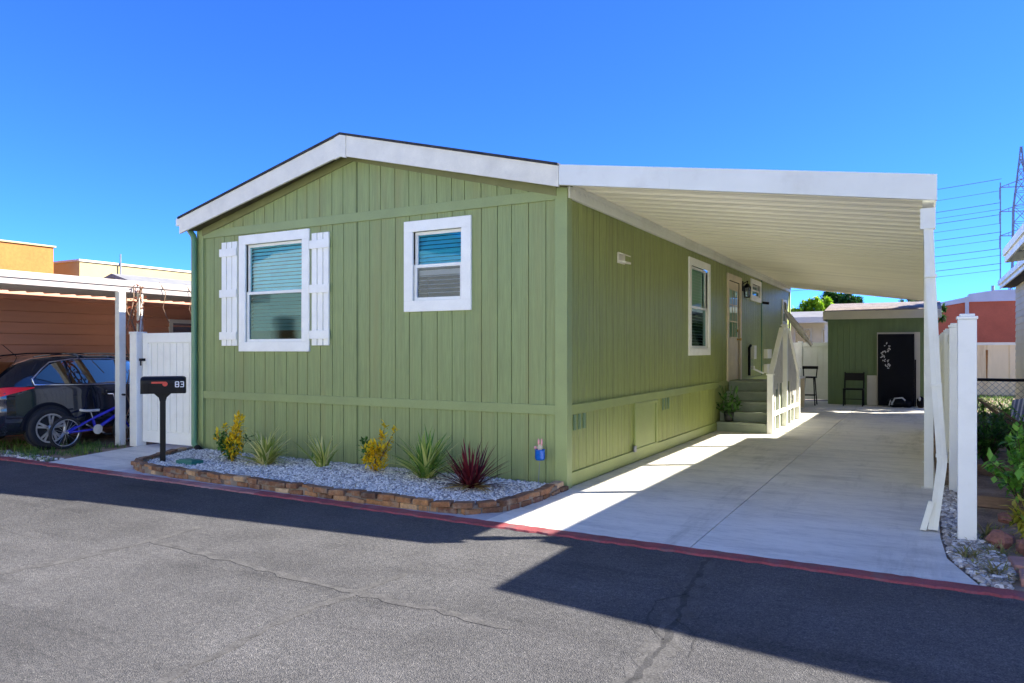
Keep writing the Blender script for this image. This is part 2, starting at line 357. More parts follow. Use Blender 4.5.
# ------------------------------------------------------------------ ground
g = MB(); g.face([(-900, -900, -.06), (900, -900, -.06), (900, 1500, -.06), (-900, 1500, -.06)]); struct('ground', g, M['earth'])
g = MB(); g.face([(-90, -16, 0), (90, -16, 0), (90, -1.78, 0), (-90, -1.78, 0)]); struct('road', g, M['asphalt'])
def strip(name, pts, w0, m, z=.0018, jit=.01, step=.05):
    g = MB(); P = []
    for (a, b) in zip(pts[:-1], pts[1:]):
        n = max(2, int(math.dist(a, b)/step))
        for i in range(n): P.append((a[0] + (b[0]-a[0])*i/n + R.uniform(-jit, jit), a[1] + (b[1]-a[1])*i/n + R.uniform(-jit, jit)))
    P.append(pts[-1]); rows = []
    for i, p in enumerate(P):
        q, r_ = P[max(i-1, 0)], P[min(i+1, len(P)-1)]
        d = Vector((r_[0]-q[0], r_[1]-q[1])); d = d.normalized() if d.length > 1e-6 else Vector((1, 0))
        ww = w0*R.uniform(.5, 1.3)
        rows.append([(p[0] - d.y*ww, p[1] + d.x*ww, z), (p[0] + d.y*ww, p[1] - d.x*ww, z)])
    g.grid(rows, smooth=False)
    return struct(name, g, m)
strip('road_crack', [(2.0, -1.83), (2.01, -2.0), (2.04, -2.34), (2.07, -2.69), (2.15, -3.13), (2.15, -3.28), (2.21, -3.53), (2.19, -3.75), (2.2, -4.1), (2.3, -5)], .018, M['tar'], jit=.014, step=.04)
strip('road_seam', [(1.98, -1.9), (2.04, -2.34), (2.1, -2.75), (2.15, -3.2), (2.2, -3.7), (2.22, -4.2), (2.3, -5)], .085, M['tarfaint'], z=.0012, jit=.03, step=.06)
strip('road_crack', [(2.15, -3.13), (2.3, -3.3), (2.35, -3.6)], .006, M['tar'], jit=.01)
strip('road_crack', [(2.07, -2.69), (1.95, -2.9), (2.0, -3.2), (2.17, -3.45)], .006, M['tar'], jit=.01)
strip('road_seam', [(-2.2, -5.6), (-2.07, -4.52), (-1.97, -4.12), (-1.95, -3.58), (-2.01, -3.0)], .045, M['tarfaint'], z=.002, jit=.02, step=.08)
strip('road_seam', [(-1.93, -3.5), (-.95, -3.57), (.29, -3.66), (.8, -3.66), (1.4, -3.7)], .035, M['tarfaint'], z=.0022, jit=.02, step=.08)
strip('road_seam', [(.37, -5.3), (.31, -4.68), (.23, -4.06), (.29, -3.8), (.3, -3.2)], .03, M['tarfaint'], z=.0024, jit=.02, step=.08)
# red painted kerb strip, ragged edges
g = MB(); rows = []
x = -40.
while x < 40:
    d = .015 if -8 < x < 5 else .0
    y0, y1 = -1.815 + R.uniform(-d, d), -1.675 + R.uniform(-d, d)*.6
    rows.append([(x, y0, .001), (x, y0 + .012, .014), (x, y1 - .01, .019), (x, y1, .006)])
    x += .06 if -9 < x < 6 else 1.
i0 = next(i for i, r_ in enumerate(rows) if r_[0][0] > -5.3); i1 = next(i for i, r_ in enumerate(rows) if r_[0][0] > -2.75)
g.grid(rows[:i0+1], smooth=False); g.grid(rows[i1:], smooth=False); struct('curb', g, M['redcurb'])
g = MB(); g.grid(rows[i0:i1+1], smooth=False); struct('worn_curb', g, M['wornred'])
# concrete gutter strip in front of the bed
g = MB(); g.prism([(-5.5, -1.68), (.02, -1.68), (.02, -1.2), (-5.5, -1.2)], -.05, .008); struct('gutter_strip', g, M['concrete_pale'])
# driveway slabs with joints
g = MB()
ys = [-1.68, 4.9, 10.4, 16.0]
for a, b in zip(ys[:-1], ys[1:]):
    g.prism([(.003, a + (.0 if a < 0 else .005)), (1.806, a + (.0 if a < 0 else .005)), (1.806, b - .005), (.003, b - .005)], -.05, .012)
    if a < 0: g.prism([(1.816, a), (3.66, a), (3.49, -1.05), (3.46, -.4), (3.46, b - .005), (1.816, b - .005)], -.05, .012)
    else: g.prism([(1.816, a + .005), (3.46, a + .005), (3.46, b - .005), (1.816, b - .005)], -.05, .012)
struct('driveway', g, M['concrete'])
g = MB(); g.face([(0, -1.6, -.01), (3.4, -1.6, -.01), (3.4, 16, -.01), (0, 16, -.01)]); struct('driveway_bed', g, M['dark'])
# walkway at the left
g = MB(); g.prism([(-6.8, -1.68), (-5.3, -1.68), (-5.3, -1.2), (-5.9, -.02), (-5.9, 4), (-7.3, 4), (-7.3, -.1), (-7.0, -1.1)], -.05, .010); struct('walkway', g, M['concrete'])
g = MB(); g.face([(-30, -1.7, -.012), (-6.0, -1.7, -.012), (-6.0, 40, -.012), (-30, 40, -.012)]); struct('side_yard', g, M['soil'])
g = MB(); g.face([(3.3, -1.68, -.004), (14, -1.68, -.004), (14, 40, -.004), (3.3, 40, -.004)]); struct('garden_bed', g, M['soil'])

# ------------------------------------------------------------------ siding helper
def siding(mb, org, du, nrm, us, zb, zt, openings=(), gw=.009, gd=.016):
    """vertical grooved boards; us = groove positions along du; openings = (u0,u1,z0,z1)"""
    org, du, nrm = Vector(org), Vector(du), Vector(nrm)
    def P(u, z, d=0): return org + du*u + Vector((0, 0, z)) + nrm*d
    edges = [(u, 'g') for u in us[1:-1]]
    for o in openings: edges += [(o[0], 'c'), (o[1], 'c')]
    edges = sorted(edges)
    cur = us[0]; spans = []
    for u, k in edges:
        if k == 'g':
            if u - gw/2 > cur: spans.append((cur, u - gw/2, 0))
            spans.append((max(cur, u - gw/2), u + gw/2, 1)); cur = u + gw/2
        elif u > cur: spans.append((cur, u, 0)); cur = u
    spans.append((cur, us[-1], 0))
    for a, b, k in spans:
        mid = (a + b)/2; segs = [(None, None)]
        cut = [o for o in openings if o[0] - 1e-6 < mid < o[1] + 1e-6]
        zr = []
        z0a, z0b, z1a, z1b = zb(a), zb(b), zt(a), zt(b)
        if cut:
            o = cut[0]; zr = [((z0a, z0b), (o[2], o[2])), ((o[3], o[3]), (z1a, z1b))]
        else: zr = [((z0a, z0b), (z1a, z1b))]
        for (p0, p1), (q0, q1) in zr:
            d = -gd if k else 0
            mb.face([P(a, p0, d), P(b, p1, d), P(b, q1, d), P(a, q0, d)])
            if k:
                mb.face([P(a, p0, 0), P(a, p0, d), P(a, q0, d), P(a, q0, 0)]); mb.face([P(b, p1, d), P(b, p1, 0), P(b, q1, 0), P(b, q1, d)])
def grooves(a, b, step, seed=0, wide=False):
    r = random.Random(seed); out = [a]; u = a + step*.7; i = 0
    while u < b - .05:
        out.append(u); u += step*((.9, 1.08, 1.02)[i % 3] if wide else 1)*r.uniform(.97, 1.03); i += 1
    return out + [b]

# ------------------------------------------------------------------ the green home
home = root('mobile_home', (-2.96, 0, 0), 'green mobile home with white trimmed windows and low gabled roof', 'house')
W = 5.92; H = 3.22; PK = 3.98
def gable(u): return H + .03 + (PK - H)*(1 - abs(u - W/2)/(W/2))
w1 = (-4.92 + W, -3.84 + W, 1.61, 2.97); w2 = (-2.02 + W, -1.32 + W, 2.09, 2.92)
b = MB(); us = grooves(0, W, .205, 3, True)
siding(b, (-W, 0, 0), (1, 0, 0), (0, -1, 0), us, lambda u: 0., lambda u: .80)
siding(b, (-W, 0, 0), (1, 0, 0), (0, -1, 0), us, lambda u: .80, lambda u: 3.14, [w1, w2])
siding(b, (-W, -.012, 0), (1, 0, 0), (0, -1, 0), us, lambda u: 3.14, gable)
build('front_wall', b, M['green'], home)
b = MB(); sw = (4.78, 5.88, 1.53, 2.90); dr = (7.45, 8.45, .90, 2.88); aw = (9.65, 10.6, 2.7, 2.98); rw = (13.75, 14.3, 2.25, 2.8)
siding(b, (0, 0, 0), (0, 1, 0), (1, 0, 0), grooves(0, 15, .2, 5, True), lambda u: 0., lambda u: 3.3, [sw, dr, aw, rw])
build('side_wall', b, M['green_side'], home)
b = MB(); b.face([(-W, 15, 0), (-W, 0, 0), (-W, 0, 3.25), (-W, 15, 3.25)]); b.face([(0, 15, 0), (-W, 15, 0), (-W, 15, 3.25), (-W/2, 15, PK), (0, 15, 3.25)])
build('rear_wall', b, M['offwhite'], home)
t = MB()
t.box(-W + .12, -.022, 3.12, -.12, 0, 3.235); t.box(-W + .12, -.022, .80, -.12, 0, .905)
build('trim_band', t, M['green_trim'], home, .003)
t = MB(); t.box(-.001, .10, .80, .022, 14.9, .905); t.box(-.001, .10, .03, .020, 14.9, .17)
build('trim_band', t, M['side_trim'], home, .003)
for (x0, x1, y0, y1) in ((-W - .02, -W + .12, -.026, .1), (-.12, .026, -.026, .10), (-.05, .026, 14.9, 15.02)):
    build('corner_trim', MB().box(x0, y0, 0, x1, y1, 3.24), M['green_trim'], home, .004)
t = MB(); t.box(-2.905, -.0135, 3.236, -2.890, -.0125, gable(W - 2.9) - .03); t.box(-2.905, -.0015, .906, -2.890, -.0005, 3.119); t.box(-2.905, -.0015, .01, -2.890, -.0005, .799); build('panel_seam', t, M['seam'], home)
# rake trim boards under the gable soffit
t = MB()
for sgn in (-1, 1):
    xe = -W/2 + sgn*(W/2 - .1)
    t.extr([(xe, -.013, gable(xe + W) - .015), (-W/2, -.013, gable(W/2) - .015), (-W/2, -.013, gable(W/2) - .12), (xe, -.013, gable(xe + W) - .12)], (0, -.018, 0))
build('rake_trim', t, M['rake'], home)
# roof: top surface, fascia boards, soffit
yo, yb, xe = -.25, 15.25, .03
zr_, ze = 4.17, 3.42
r_ = MB()
for sgn in (-1, 1):
    ex = -W/2 + sgn*(W/2 + xe + (.10 if sgn < 0 else 0))
    zz = ze - (.10*.25 if sgn < 0 else 0)
    r_.extr([(ex, yo - .02, zz), (-W/2, yo - .02, zr_), (-W/2, yo - .02, zr_ + .025), (ex, yo - .02, zz + .025)], (0, yb - yo, 0))
build('roof', r_, M['shingle'], home)
for sgn, nm in ((-1, 'l'), (1, 'r')):
    ex = -W/2 + sgn*(W/2 + xe + (.08 if sgn < 0 else 0)); zz = ze - (.02 if sgn < 0 else 0)
    f = MB(); px_ = -W/2 + sgn*.085
    zpk = zr_ - .085*(zr_ - ze)/(W/2)
    f.extr([(ex, yo, zz - .22), (px_, yo, zpk - .26), (px_, yo, zpk - .003), (ex, yo, zz - .003)], (0, .03, 0))
    build('fascia_board', f, M['fascia'], home, .003)
f = MB(); f.extr([(-W/2 - .09, yo - .012, zr_ - .30), (-W/2, yo - .012, zr_ - .275), (-W/2 + .09, yo - .012, zr_ - .30), (-W/2 + .09, yo - .012, zr_ - .028), (-W/2, yo - .012, zr_ - .004), (-W/2 - .09, yo - .012, zr_ - .028)], (0, .03, 0))
build('peak_plate', f, M['fascia'], home, .003)
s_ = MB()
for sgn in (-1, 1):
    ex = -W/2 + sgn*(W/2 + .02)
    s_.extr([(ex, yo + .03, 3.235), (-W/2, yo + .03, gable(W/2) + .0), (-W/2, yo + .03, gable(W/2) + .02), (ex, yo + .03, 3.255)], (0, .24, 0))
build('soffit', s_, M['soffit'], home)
# left eave gutter end + green downspout
gt = MB(); gt.box(-6.14, yo + .02, 3.30, -6.02, 15.2, 3.41); build('gutter', gt, M['alum'], home, .01)
dp = MB(); dp.tube([(-6.03, -.08, 3.30), (-6.02, -.08, 3.24), (-5.96, -.07, 3.17), (-5.94, -.07, 3.1), (-5.935, -.07, 1.6), (-5.935, -.07, .25), (-5.90, -.10, .14), (-5.76, -.14, .07)], .042, 8)
do = build('downspout', dp, M['green_pipe'], home)
build('outlet', MB().tube([(-5.80, -.13, .09), (-5.70, -.15, .055)], .05, 10), M['black'], do)

def window(nm, o, wall, upper, lower, blind, tw=.13, gap=None, ac=False):
    """o=(u0,u1,z0,z1) opening; wall 'f' (front, y=0) or 's' (side, x=0)"""
    if wall == 'f': P = lambda u, d, z: (-W + u, -d, z)
    else: P = lambda u, d, z: (d, u, z)
    def bx(mb, u0, u1, d0, d1, z0, z1):
        a, c = P(u0, d0, z0), P(u1, d1, z1); mb.box(*a, *c)
    u0, u1, z0, z1 = o
    f = MB(); T = .030
    bx(f, u0 - tw, u1 + tw, 0, T, z0 - tw, z0); bx(f, u0 - tw, u1 + tw, 0, T, z1, z1 + tw)
    bx(f, u0 - tw, u0, 0, T, z0, z1); bx(f, u1, u1 + tw, 0, T, z0, z1)
    fo = build('window', f, M['white'], home, .004)
    sa = MB(); s = .04; zm = (z0 + z1)/2
    for (a, c, e, g_, d0, d1) in ((z0, zm + .02, u0, u1, -.045, -.005), (zm - .02, z1, u0, u1, -.065, -.025)):
        bx(sa, e, e + s, d0, d1, a, c); bx(sa, g_ - s, g_, d0, d1, a, c)
        bx(sa, e + s, g_ - s, d0, d1, a, a + s); bx(sa, e + s, g_ - s, d0, d1, c - s, c)
    build('sash', sa, M['vinyl'], fo, .003)
    p = MB(); p.face([P(u0 + .02, -.045, zm), P(u1 - .02, -.045, zm), P(u1 - .02, -.045, z1 - .02), P(u0 + .02, -.045, z1 - .02)]); build('pane', p, upper, fo)
    p = MB(); p.face([P(u0 + .02, -.025, z0 + .02), P(u1 - .02, -.025, z0 + .02), P(u1 - .02, -.025, zm), P(u0 + .02, -.025, zm)]); build('pane', p, lower, fo)
    if blind:
        bl = MB(); zlo = blind[0]; n = int((z1 - zlo)/.05)
        for i in range(n):
            z = z1 - .03 - i*.05
            tilt = blind[2] if z > zm or len(blind) < 4 else blind[3]
            a, c = Vector(P(u0 + .01, -.10, z)), Vector(P(u1 - .01, -.10, z))
            dn = Vector(P(0, 1, 0)) - Vector(P(0, 0, 0))
            bl.extr([a + dn*.02 + Vector((0, 0, -tilt)), c + dn*.02 + Vector((0, 0, -tilt)), c - dn*.02 + Vector((0, 0, tilt)), a - dn*.02 + Vector((0, 0, tilt))], (0, 0, .003))
        build('blind', bl, blind[1], fo)
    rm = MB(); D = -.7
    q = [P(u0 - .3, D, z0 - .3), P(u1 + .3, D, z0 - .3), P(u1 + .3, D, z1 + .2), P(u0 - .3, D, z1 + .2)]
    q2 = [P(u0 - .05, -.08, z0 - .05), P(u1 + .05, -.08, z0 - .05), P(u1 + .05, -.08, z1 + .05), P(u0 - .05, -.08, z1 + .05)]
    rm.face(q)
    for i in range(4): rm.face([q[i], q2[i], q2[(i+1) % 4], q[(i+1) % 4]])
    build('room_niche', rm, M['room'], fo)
    return fo
wA = window('w', w1, 'f', M['glass'], M['screen'], (1.74, M['blind_sky_tint'], .021))
wB = window('w', w2, 'f', M['glass_blue'], M['glass_clear'], (2.13, M['blind'], .022, .005))
sx = MB()                                            # half-raised inner sash bar seen through the small window
sx.box(-2.02 + .03, .07, 2.40, -1.32 - .03, .09, 2.46); sx.box(-2.02 + .03, .072, 2.66, -1.32 - .03, .088, 2.70); build('inner_bar', sx, M['offwhite'], wB)
wC = window('w', sw, 's', M['glass'], M['screen'], (1.54, M['blind'], .006), tw=.12)
build('roller_shade', MB().box(-.09, 4.80, 2.22, -.085, 5.86, 2.9), M['shade_green'], wC)
wD = window('w', aw, 's', M['glass'], M['screen'], None, tw=.1)
wE = window('w', rw, 's', M['glass'], M['screen'], None, tw=.07)
# shutters: three boards with three battens
for x0, x1 in ((-5.41, -5.08), (-3.67, -3.36)):
    s_ = MB(); n = 3; wd = (x1 - x0)/n
    for i in range(n): s_.box(x0 + i*wd + .007, -.028, 1.56, x0 + (i+1)*wd - .007, -.002, 3.03)
    so_ = build('shutter', s_, M['white'], home, .003)
    for z in (1.70, 2.30, 2.88):
        bt = MB(); bt.box(x0 - .02, -.048, z - .055, x1 + .015 if x1 > -4 else x1 - .005, -.0285, z + .055)
        build('batten', bt, M['white'], so_, .003)
# entry door
d = MB(); T = .03
d.box(0, 7.33, .88, T, 7.45, 3.0); d.box(0, 8.45, .88, T, 8.57, 3.0); d.box(0, 7.45, 2.88, T, 8.45, 3.0)
build('door_frame', d, M['creamwood'], home, .004)
d = MB(); d.box(-.05, 7.46, .9, -.012, 8.44, 2.87); 
for z0, z1 in ((1.0, 1.5), ): d.box(-.012, 7.6, z0, -.006, 7.9, z1); d.box(-.012, 8.0, z0, -.006, 8.3, z1)
dd = build('door', d, M['creamwood'], home, .004)
d = MB(); d.box(-.013, 7.62, 1.75, -.004, 8.28, 2.72); build('pane', d, M['glass'], dd)
d = MB()
for y in (7.84, 8.06): d.box(-.003, y - .012, 1.75, .004, y + .012, 2.72)
for z in (1.75, 2.07, 2.4, 2.71): d.box(-.003, 7.62, z - .012, .005, 8.28, z + .012)
build('glazing_bar', d, M['creamwood'], dd)
d = MB(); d.lathe([(0, 0), (.03, 0), (.012, .015), (.012, .05), (.03, .06), (.03, .085), (0, .09)], (-.012, 8.32, 1.72), 'x', 12)
build('handle', d, M['brass'], dd)
build('deadbolt', MB().lathe([(0, 0), (.028, 0), (.028, .02), (0, .02)], (-.012, 8.32, 1.9), 'x', 12), M['brass'], dd)
# wall lantern
d = MB(); d.box(.0, 8.69, 2.74, .02, 8.79, 2.95); d.tube([(.02, 8.74, 2.9), (.12, 8.74, 2.95), (.10, 8.74, 2.9)], .012)
d.lathe([(0, .19), (.03, .17), (.085, .10), (.085, .09), (.07, .09)], (.10, 8.74, 2.72), 'z', 6, False)
d.lathe([(.065, -.12), (.07, -.10), (.0, -.10)], (.10, 8.74, 2.72), 'z', 6, False)
for k in range(6):
    q = k*math.pi/3; d.bar((.10 + .06*math.cos(q), 8.74 + .06*math.sin(q), 2.61), (.10 + .075*math.cos(q), 8.74 + .075*math.sin(q), 2.81), .01, .01)
wl = build('wall_lamp', d, M['black'], home)
build('lamp_glass', MB().lathe([(.055, -.10), (.068, .085)], (.10, 8.74, 2.72), 'z', 6, False), M['lampglass'], wl)
# bracket / hose arm and meter boxes, conduit
d = MB(); d.tube([(0, 10.95, 2.62), (.15, 10.95, 2.60)], .03); build('vent_pipe', d, M['black'], home)
d = MB(); d.tube([(.02, 10.75, 3.2), (.02, 10.75, .92)], .014); build('conduit', d, M['green_pipe'], home)
for y0, y1, z0, z1 in ((11.1, 11.65, 1.3, 1.52), (11.1, 11.65, .95, 1.16), (9.55, 9.8, 1.3, 1.6)):
    build('outlet_box', MB().box(0, y0, z0, .09, y1, z1), M['alum'], home, .008)
d = MB(); d.tube([(.05, 9.2, .95), (.05, 9.2, 1.55), (.05, 9.35, 1.6)], .03); build('hose_pipe', d, M['black'], home)
d = MB(); d.bar((.05, 9.5, 1.1), (.2, 9.95, .98), .03, .03); d.box(.0, 9.4, 1.08, .1, 9.55, 1.15); build('hose_bib', d, M['alum'], home)
# security light by the eave
d = MB(); d.box(0, 1.50, 2.59, .02, 1.74, 2.72); d.extr([(.02, 1.48, 2.71), (.02, 1.76, 2.71), (.09, 1.75, 2.68), (.09, 1.49, 2.68)], (0, 0, .014)); d.extr([(.02, 1.52, 2.60), (.02, 1.74, 2.60), (.10, 1.73, 2.585), (.10, 1.53, 2.585)], (0, 0, .025))
build('security_light', d, M['fascia'], home, .004)
# skirting access panel and vents
d = MB(); d.box(.001, 2.1, .14, .012, 3.03, .80)
for a in ((2.1, .14, 3.03, .19), (2.1, .75, 3.03, .80), (2.1, .19, 2.16, .75), (2.97, .19, 3.03, .75)): d.box(.012, a[0], a[1], .026, a[2], a[3])
ap = build('access_panel', d, M['side_trim'], home, .003)
build('latch', MB().box(.026, 2.02, .16, .045, 2.1, .24), M['steel'], ap, .003)
for y0 in (.18, 3.30):
    d = MB()
    for i in range(3): d.box(.002, y0 + i*.13, .62, .010, y0 + i*.13 + .07, .79); d.box(.010, y0 + i*.13 + .01, .63, .016, y0 + i*.13 + .025, .78)
    build('vent', d, M['shed_green'], home)

# ------------------------------------------------------------------ carport
cp = root('carport', (3.39, 2, 0), 'white aluminium carport awning over the driveway with a row of posts', 'carport')
x0, x1, z0, z1 = .035, 3.44, 3.43, 2.93; sl_ = (z1 - z0)/(x1 - x0)
def rz(x): return z0 + sl_*(x - x0)
pn = MB(); rows = []; y = -.20; prof = []
while y < 14.85:
    for dy, dz in ((0, 0), (.012, .018), (.10, .018), (.112, .012), (.124, .018), (.205, .018), (.217, .012), (.229, .018), (.292, .018), (.304, 0)): prof.append((y + dy, dz))
    y += .305
pn.grid([[(x, py, rz(x) - .16 + dz) for py, dz in prof] for x in (x0 + .0, x1 - .06)], smooth=False)
pn.grid([[(x, py, rz(x) - .05) for py in (-.2, 14.85)] for x in (x1 - .06, x0)], smooth=False)
pn.face([(x0, 14.85, rz(x0) - .16), (x1 - .06, 14.85, rz(x1) - .16), (x1 - .06, 14.85, rz(x1) - .05), (x0, 14.85, rz(x0) - .05)])
build('roof_panel', pn, M['pan'], cp)
f = MB(); f.extr([(x0, -.25, rz(x0) - .21), (x1, -.25, rz(x1) - .21), (x1, -.25, rz(x1)), (x0, -.25, rz(x0))], (0, .045, 0)); build('fascia', f, M['alum'], cp, .004)
f = MB(); f.extr([(x1 - .06, -.203, rz(x1) - .13), (x1, -.203, rz(x1) - .13), (x1, -.203, rz(x1) - .005), (x1 - .06, -.203, rz(x1) - .005)], (0, 15.05, 0)); build('gutter', f, M['alum'], cp, .004)
build('beam', MB().box(3.335, -.18, rz(3.4) - .20, 3.42, 14.8, rz(3.4) - .165), M['alum'], cp, .003)
f = MB(); f.box(.004, .0, 3.13, .05, 14.85, 3.25)                                   # hanger rail on the wall
build('hanger_rail', f, M['alum'], cp, .003)
f = MB(); rows = []; y = .05
while y < 14.8:
    for dy, dz in ((0, 0), (.03, .03), (.07, .03), (.10, 0)): rows.append([(.056, y + dy, 3.205 + dz), (.056, y + dy, 3.275), (.064, y + dy, 3.275), (.064, y + dy, 3.205 + dz)])
    y += .12
f.grid(rows, closed=True, smooth=False); build('closure_strip', f, M['alum'], cp)
for y in (1.96, 4.05, 6.15, 8.25, 10.35, 12.45, 14.5):
    build('base_plate', MB().box(3.32, y - .07, .0125, 3.46, y + .07, .020), M['alum'], cp, .003)
    p = MB(); p.box(3.345, y - .045, .020, 3.435, y + .045, rz(3.4) - .20); build('post', p, M['alum'], cp, .006)
dsp = MB(); dsp.box(3.32, -.19, 2.50, 3.43, -.10, 2.67)
pts = [(3.375, -.15, 2.66), (3.39, -.15, 2.2), (3.43, -.16, 1.3), (3.475, -.17, .58), (3.47, -.17, .52), (3.41, -.2, .03)]
rows = []
for p in pts: rows.append([(p[0] + a*.036, p[1] + c*.03, p[2]) for a, c in ((-1, -1), (0, -.85), (1, -1), (1, 1), (-1, 1))])
dsp.grid(rows, closed=True, smooth=False); dsp.grid([[(v[0] + (.0 if i == 0 else -.06), v[1] - .01, v[2] - (0 if i == 0 else .0)) for v in [(3.40 + a*.022, -.2 + c*.025, z) for a, c in ((-1, -1), (1, -1), (1, 1), (-1, 1))]] for i, z in ((0, .26), (1, .02))], closed=True, smooth=False)
dso = build('downspout', dsp, M['alum'], cp)
for z_, x_ in ((2.1, 3.397), (1.2, 3.435), (.62, 3.472)): build('strap', MB().box(x_ - .042, -.2, z_, x_ + .042, -.122, z_ + .022), M['alum'], dso)
for x_ in (1.18, 2.34): build('fascia_joint', MB().extr([(x_, -.253, rz(x_) - .208), (x_ + .035, -.253, rz(x_ + .035) - .208), (x_ + .035, -.253, rz(x_ + .035) - .002), (x_, -.253, rz(x_) - .002)], (0, .004, 0)), M['alum'], cp)

# ------------------------------------------------------------------ porch steps with guard
st = root('porch_steps', (.5, 7.5, 0), 'green wooden steps with white slatted railing up to the side door', 'steps')
N_ = 5; rise = .88/N_; y = 6.42; run = .235
for i in range(N_):
    last = i == N_ - 1
    ye = 8.75 if last else y + run
    t = MB(); t.box(.03, y + .02, (i)*rise + .012, .88, y + .04, (i+1)*rise - .03)
    t.box(.03, y, (i+1)*rise - .03, .88, ye, (i+1)*rise + .012)
    build('landing' if last else 'tread', t, M['step_green'], st, .005); y += run
for i in range(4):
    yy = 8.75 + i*run
    t = MB(); t.box(.03, yy, (4-i)*rise - .03, .88, yy + run, (4-i)*rise + .012); t.box(.03, yy + run - .04, (3-i)*rise + .012, .88, yy + run - .02, (4-i)*rise - .03)
    build('tread', t, M['step_green'], st, .005)
build('stringer', MB().extr([(.885, 6.44, .012), (.885, 9.7, .012), (.885, 9.66, .18), (.885, 8.75, .85), (.885, 7.36, .85), (.885, 6.44, .18)], (.02, 0, 0)), M['step_green'], st)
def railz(y):
    if y < 7.75: return 1.0 + (y - 6.5)*(1.92 - 1.0)/(7.75 - 6.5)
    if y < 8.45: return 1.92
    return max(1.0, 1.92 - (y - 8.45)*.73)
def strz(y): return .18 + max(0, min(.67, (y - 6.44)*.73, (9.66 - y)*.73))
for y, zt_ in ((6.5, 1.05), (8.05, 1.97), (9.68, 1.08)):
    t = MB(); t.box(.91, y - .05, .012, 1.01, y + .05, zt_); t.box(.895, y - .065, zt_, 1.025, y + .065, zt_ + .03)
    build('newel_post', t, M['white'], st, .005)
y = 6.56; i = 0
while y < 9.6:
    wd = .092
    if not 7.96 < y + .06 < 8.14:
        zb_ = .02 if i % 3 == 0 else max(.30, strz(y + .06) + .02)
        t = MB(); t.extr([(.925, y, zb_), (.925, y + wd, zb_), (.925, y + wd, railz(y + wd) - .02), (.925, y, railz(y) - .02)], (.025, 0, 0)); build('picket', t, M['railwhite'], st, .003)
    y += .15; i += 1
t = MB()
for a, c in ((6.5, 7.75), (7.75, 8.45), (8.45, 9.68)): t.bar((.95, a, railz(a)), (.95, c, railz(c)), .09, .035)
build('handrail', t, M['white'], st, .004)
t = MB(); t.box(.952, 6.56, .3, .985, 9.62, .38); build('rail', t, M['white'], st, .004)

# potted plant on the steps
def leaf(mb, p, d, ln, wd, up=Vector((0, 0, 1)), fold=.25):
    d = d.normalized(); s = d.cross(up)
    if s.length < 1e-3: s = Vector((1, 0, 0))
    s.normalize(); n = s.cross(d)
    a, m1, m2, e = p, p + d*ln*.45 + s*wd - n*wd*fold*-1, p + d*ln*.45 - s*wd + n*wd*fold, p + d*ln
    n0 = len(mb.v); mb.v += [tuple(a), tuple(m1), tuple(e), tuple(m2)]
    mb.f += [(n0, n0+1, n0+2), (n0, n0+2, n0+3)]; mb.sm += [False, False]
def rdir(lo=-1., hi=1.):
    while True:
        v = Vector((R.uniform(-1, 1), R.uniform(-1, 1), R.uniform(-1, 1)))
        if .05 < v.length < 1: return Vector((v.x, v.y, lo + (hi - lo)*(v.normalized().z + 1)/2)).normalized()
def blade(mb, p, az, lean, ln, wd, curve=.6, seg=5):
    """arching strap leaf"""
    h = Vector((math.cos(az), math.sin(az), 0)); rows = []; pos = Vector(p); a = lean
    side = Vector((-h.y, h.x, 0))
    for i in range(seg + 1):
        t = i/seg; ww = wd*(1 - t)**.6*(.6 + .4*min(1, t*4)) + .0008
        rows.append([pos + side*ww, pos - side*ww])
        d = h*math.sin(a) + Vector((0, 0, math.cos(a))); pos = pos + d*ln/seg; a += curve/seg
    mb.grid(rows, smooth=True)
def tussock(nm, loc, n, ln, wd, label, material, lean=(.1, 1.0), curve=.7, group=None):
    g = MB(); c = Vector(loc)
    for i in range(n):
        az = R.uniform(0, 2*math.pi); q = R.random()
        blade(g, c + Vector((R.uniform(-.05, .05), R.uniform(-.05, .05), 0)), az, lean[0] + (lean[1]-lean[0])*q, ln*R.uniform(.65, 1.05), wd*R.uniform(.7, 1.2), curve*R.uniform(.4, 1.3))
    o = root(nm, loc, label, 'plant', group); build('leaves', g, material, o)
    return o, c
pp = root('potted_plant', (.22, 6.55, .19), 'dark potted leafy plant on the lower green step', 'plant')
build('pot', MB().lathe([(0, .0), (.07, 0), (.095, .17), (.085, .17), (.08, .14), (0, .14)], (.22, 6.55, .19), 'z', 16), M['terracotta'], pp)
g = MB()
for i in range(90):
    p = Vector((.22, 6.55, .36)); d = rdir(.0, 1.); q = p + Vector((d.x*.18, d.y*.12, d.z*.5*R.random()))
    leaf(g, q, rdir(-.4, .8), R.uniform(.10, .2), .03)
for i in range(8): a = R.uniform(0, 6.3); g.tube([(.22, 6.55, .34), (.22 + .07*math.cos(a), 6.55 + .07*math.sin(a), .6), (.22 + .16*math.cos(a), 6.55 + .1*math.sin(a), .85)], .005, 4)
build('foliage', g, L_green, pp)

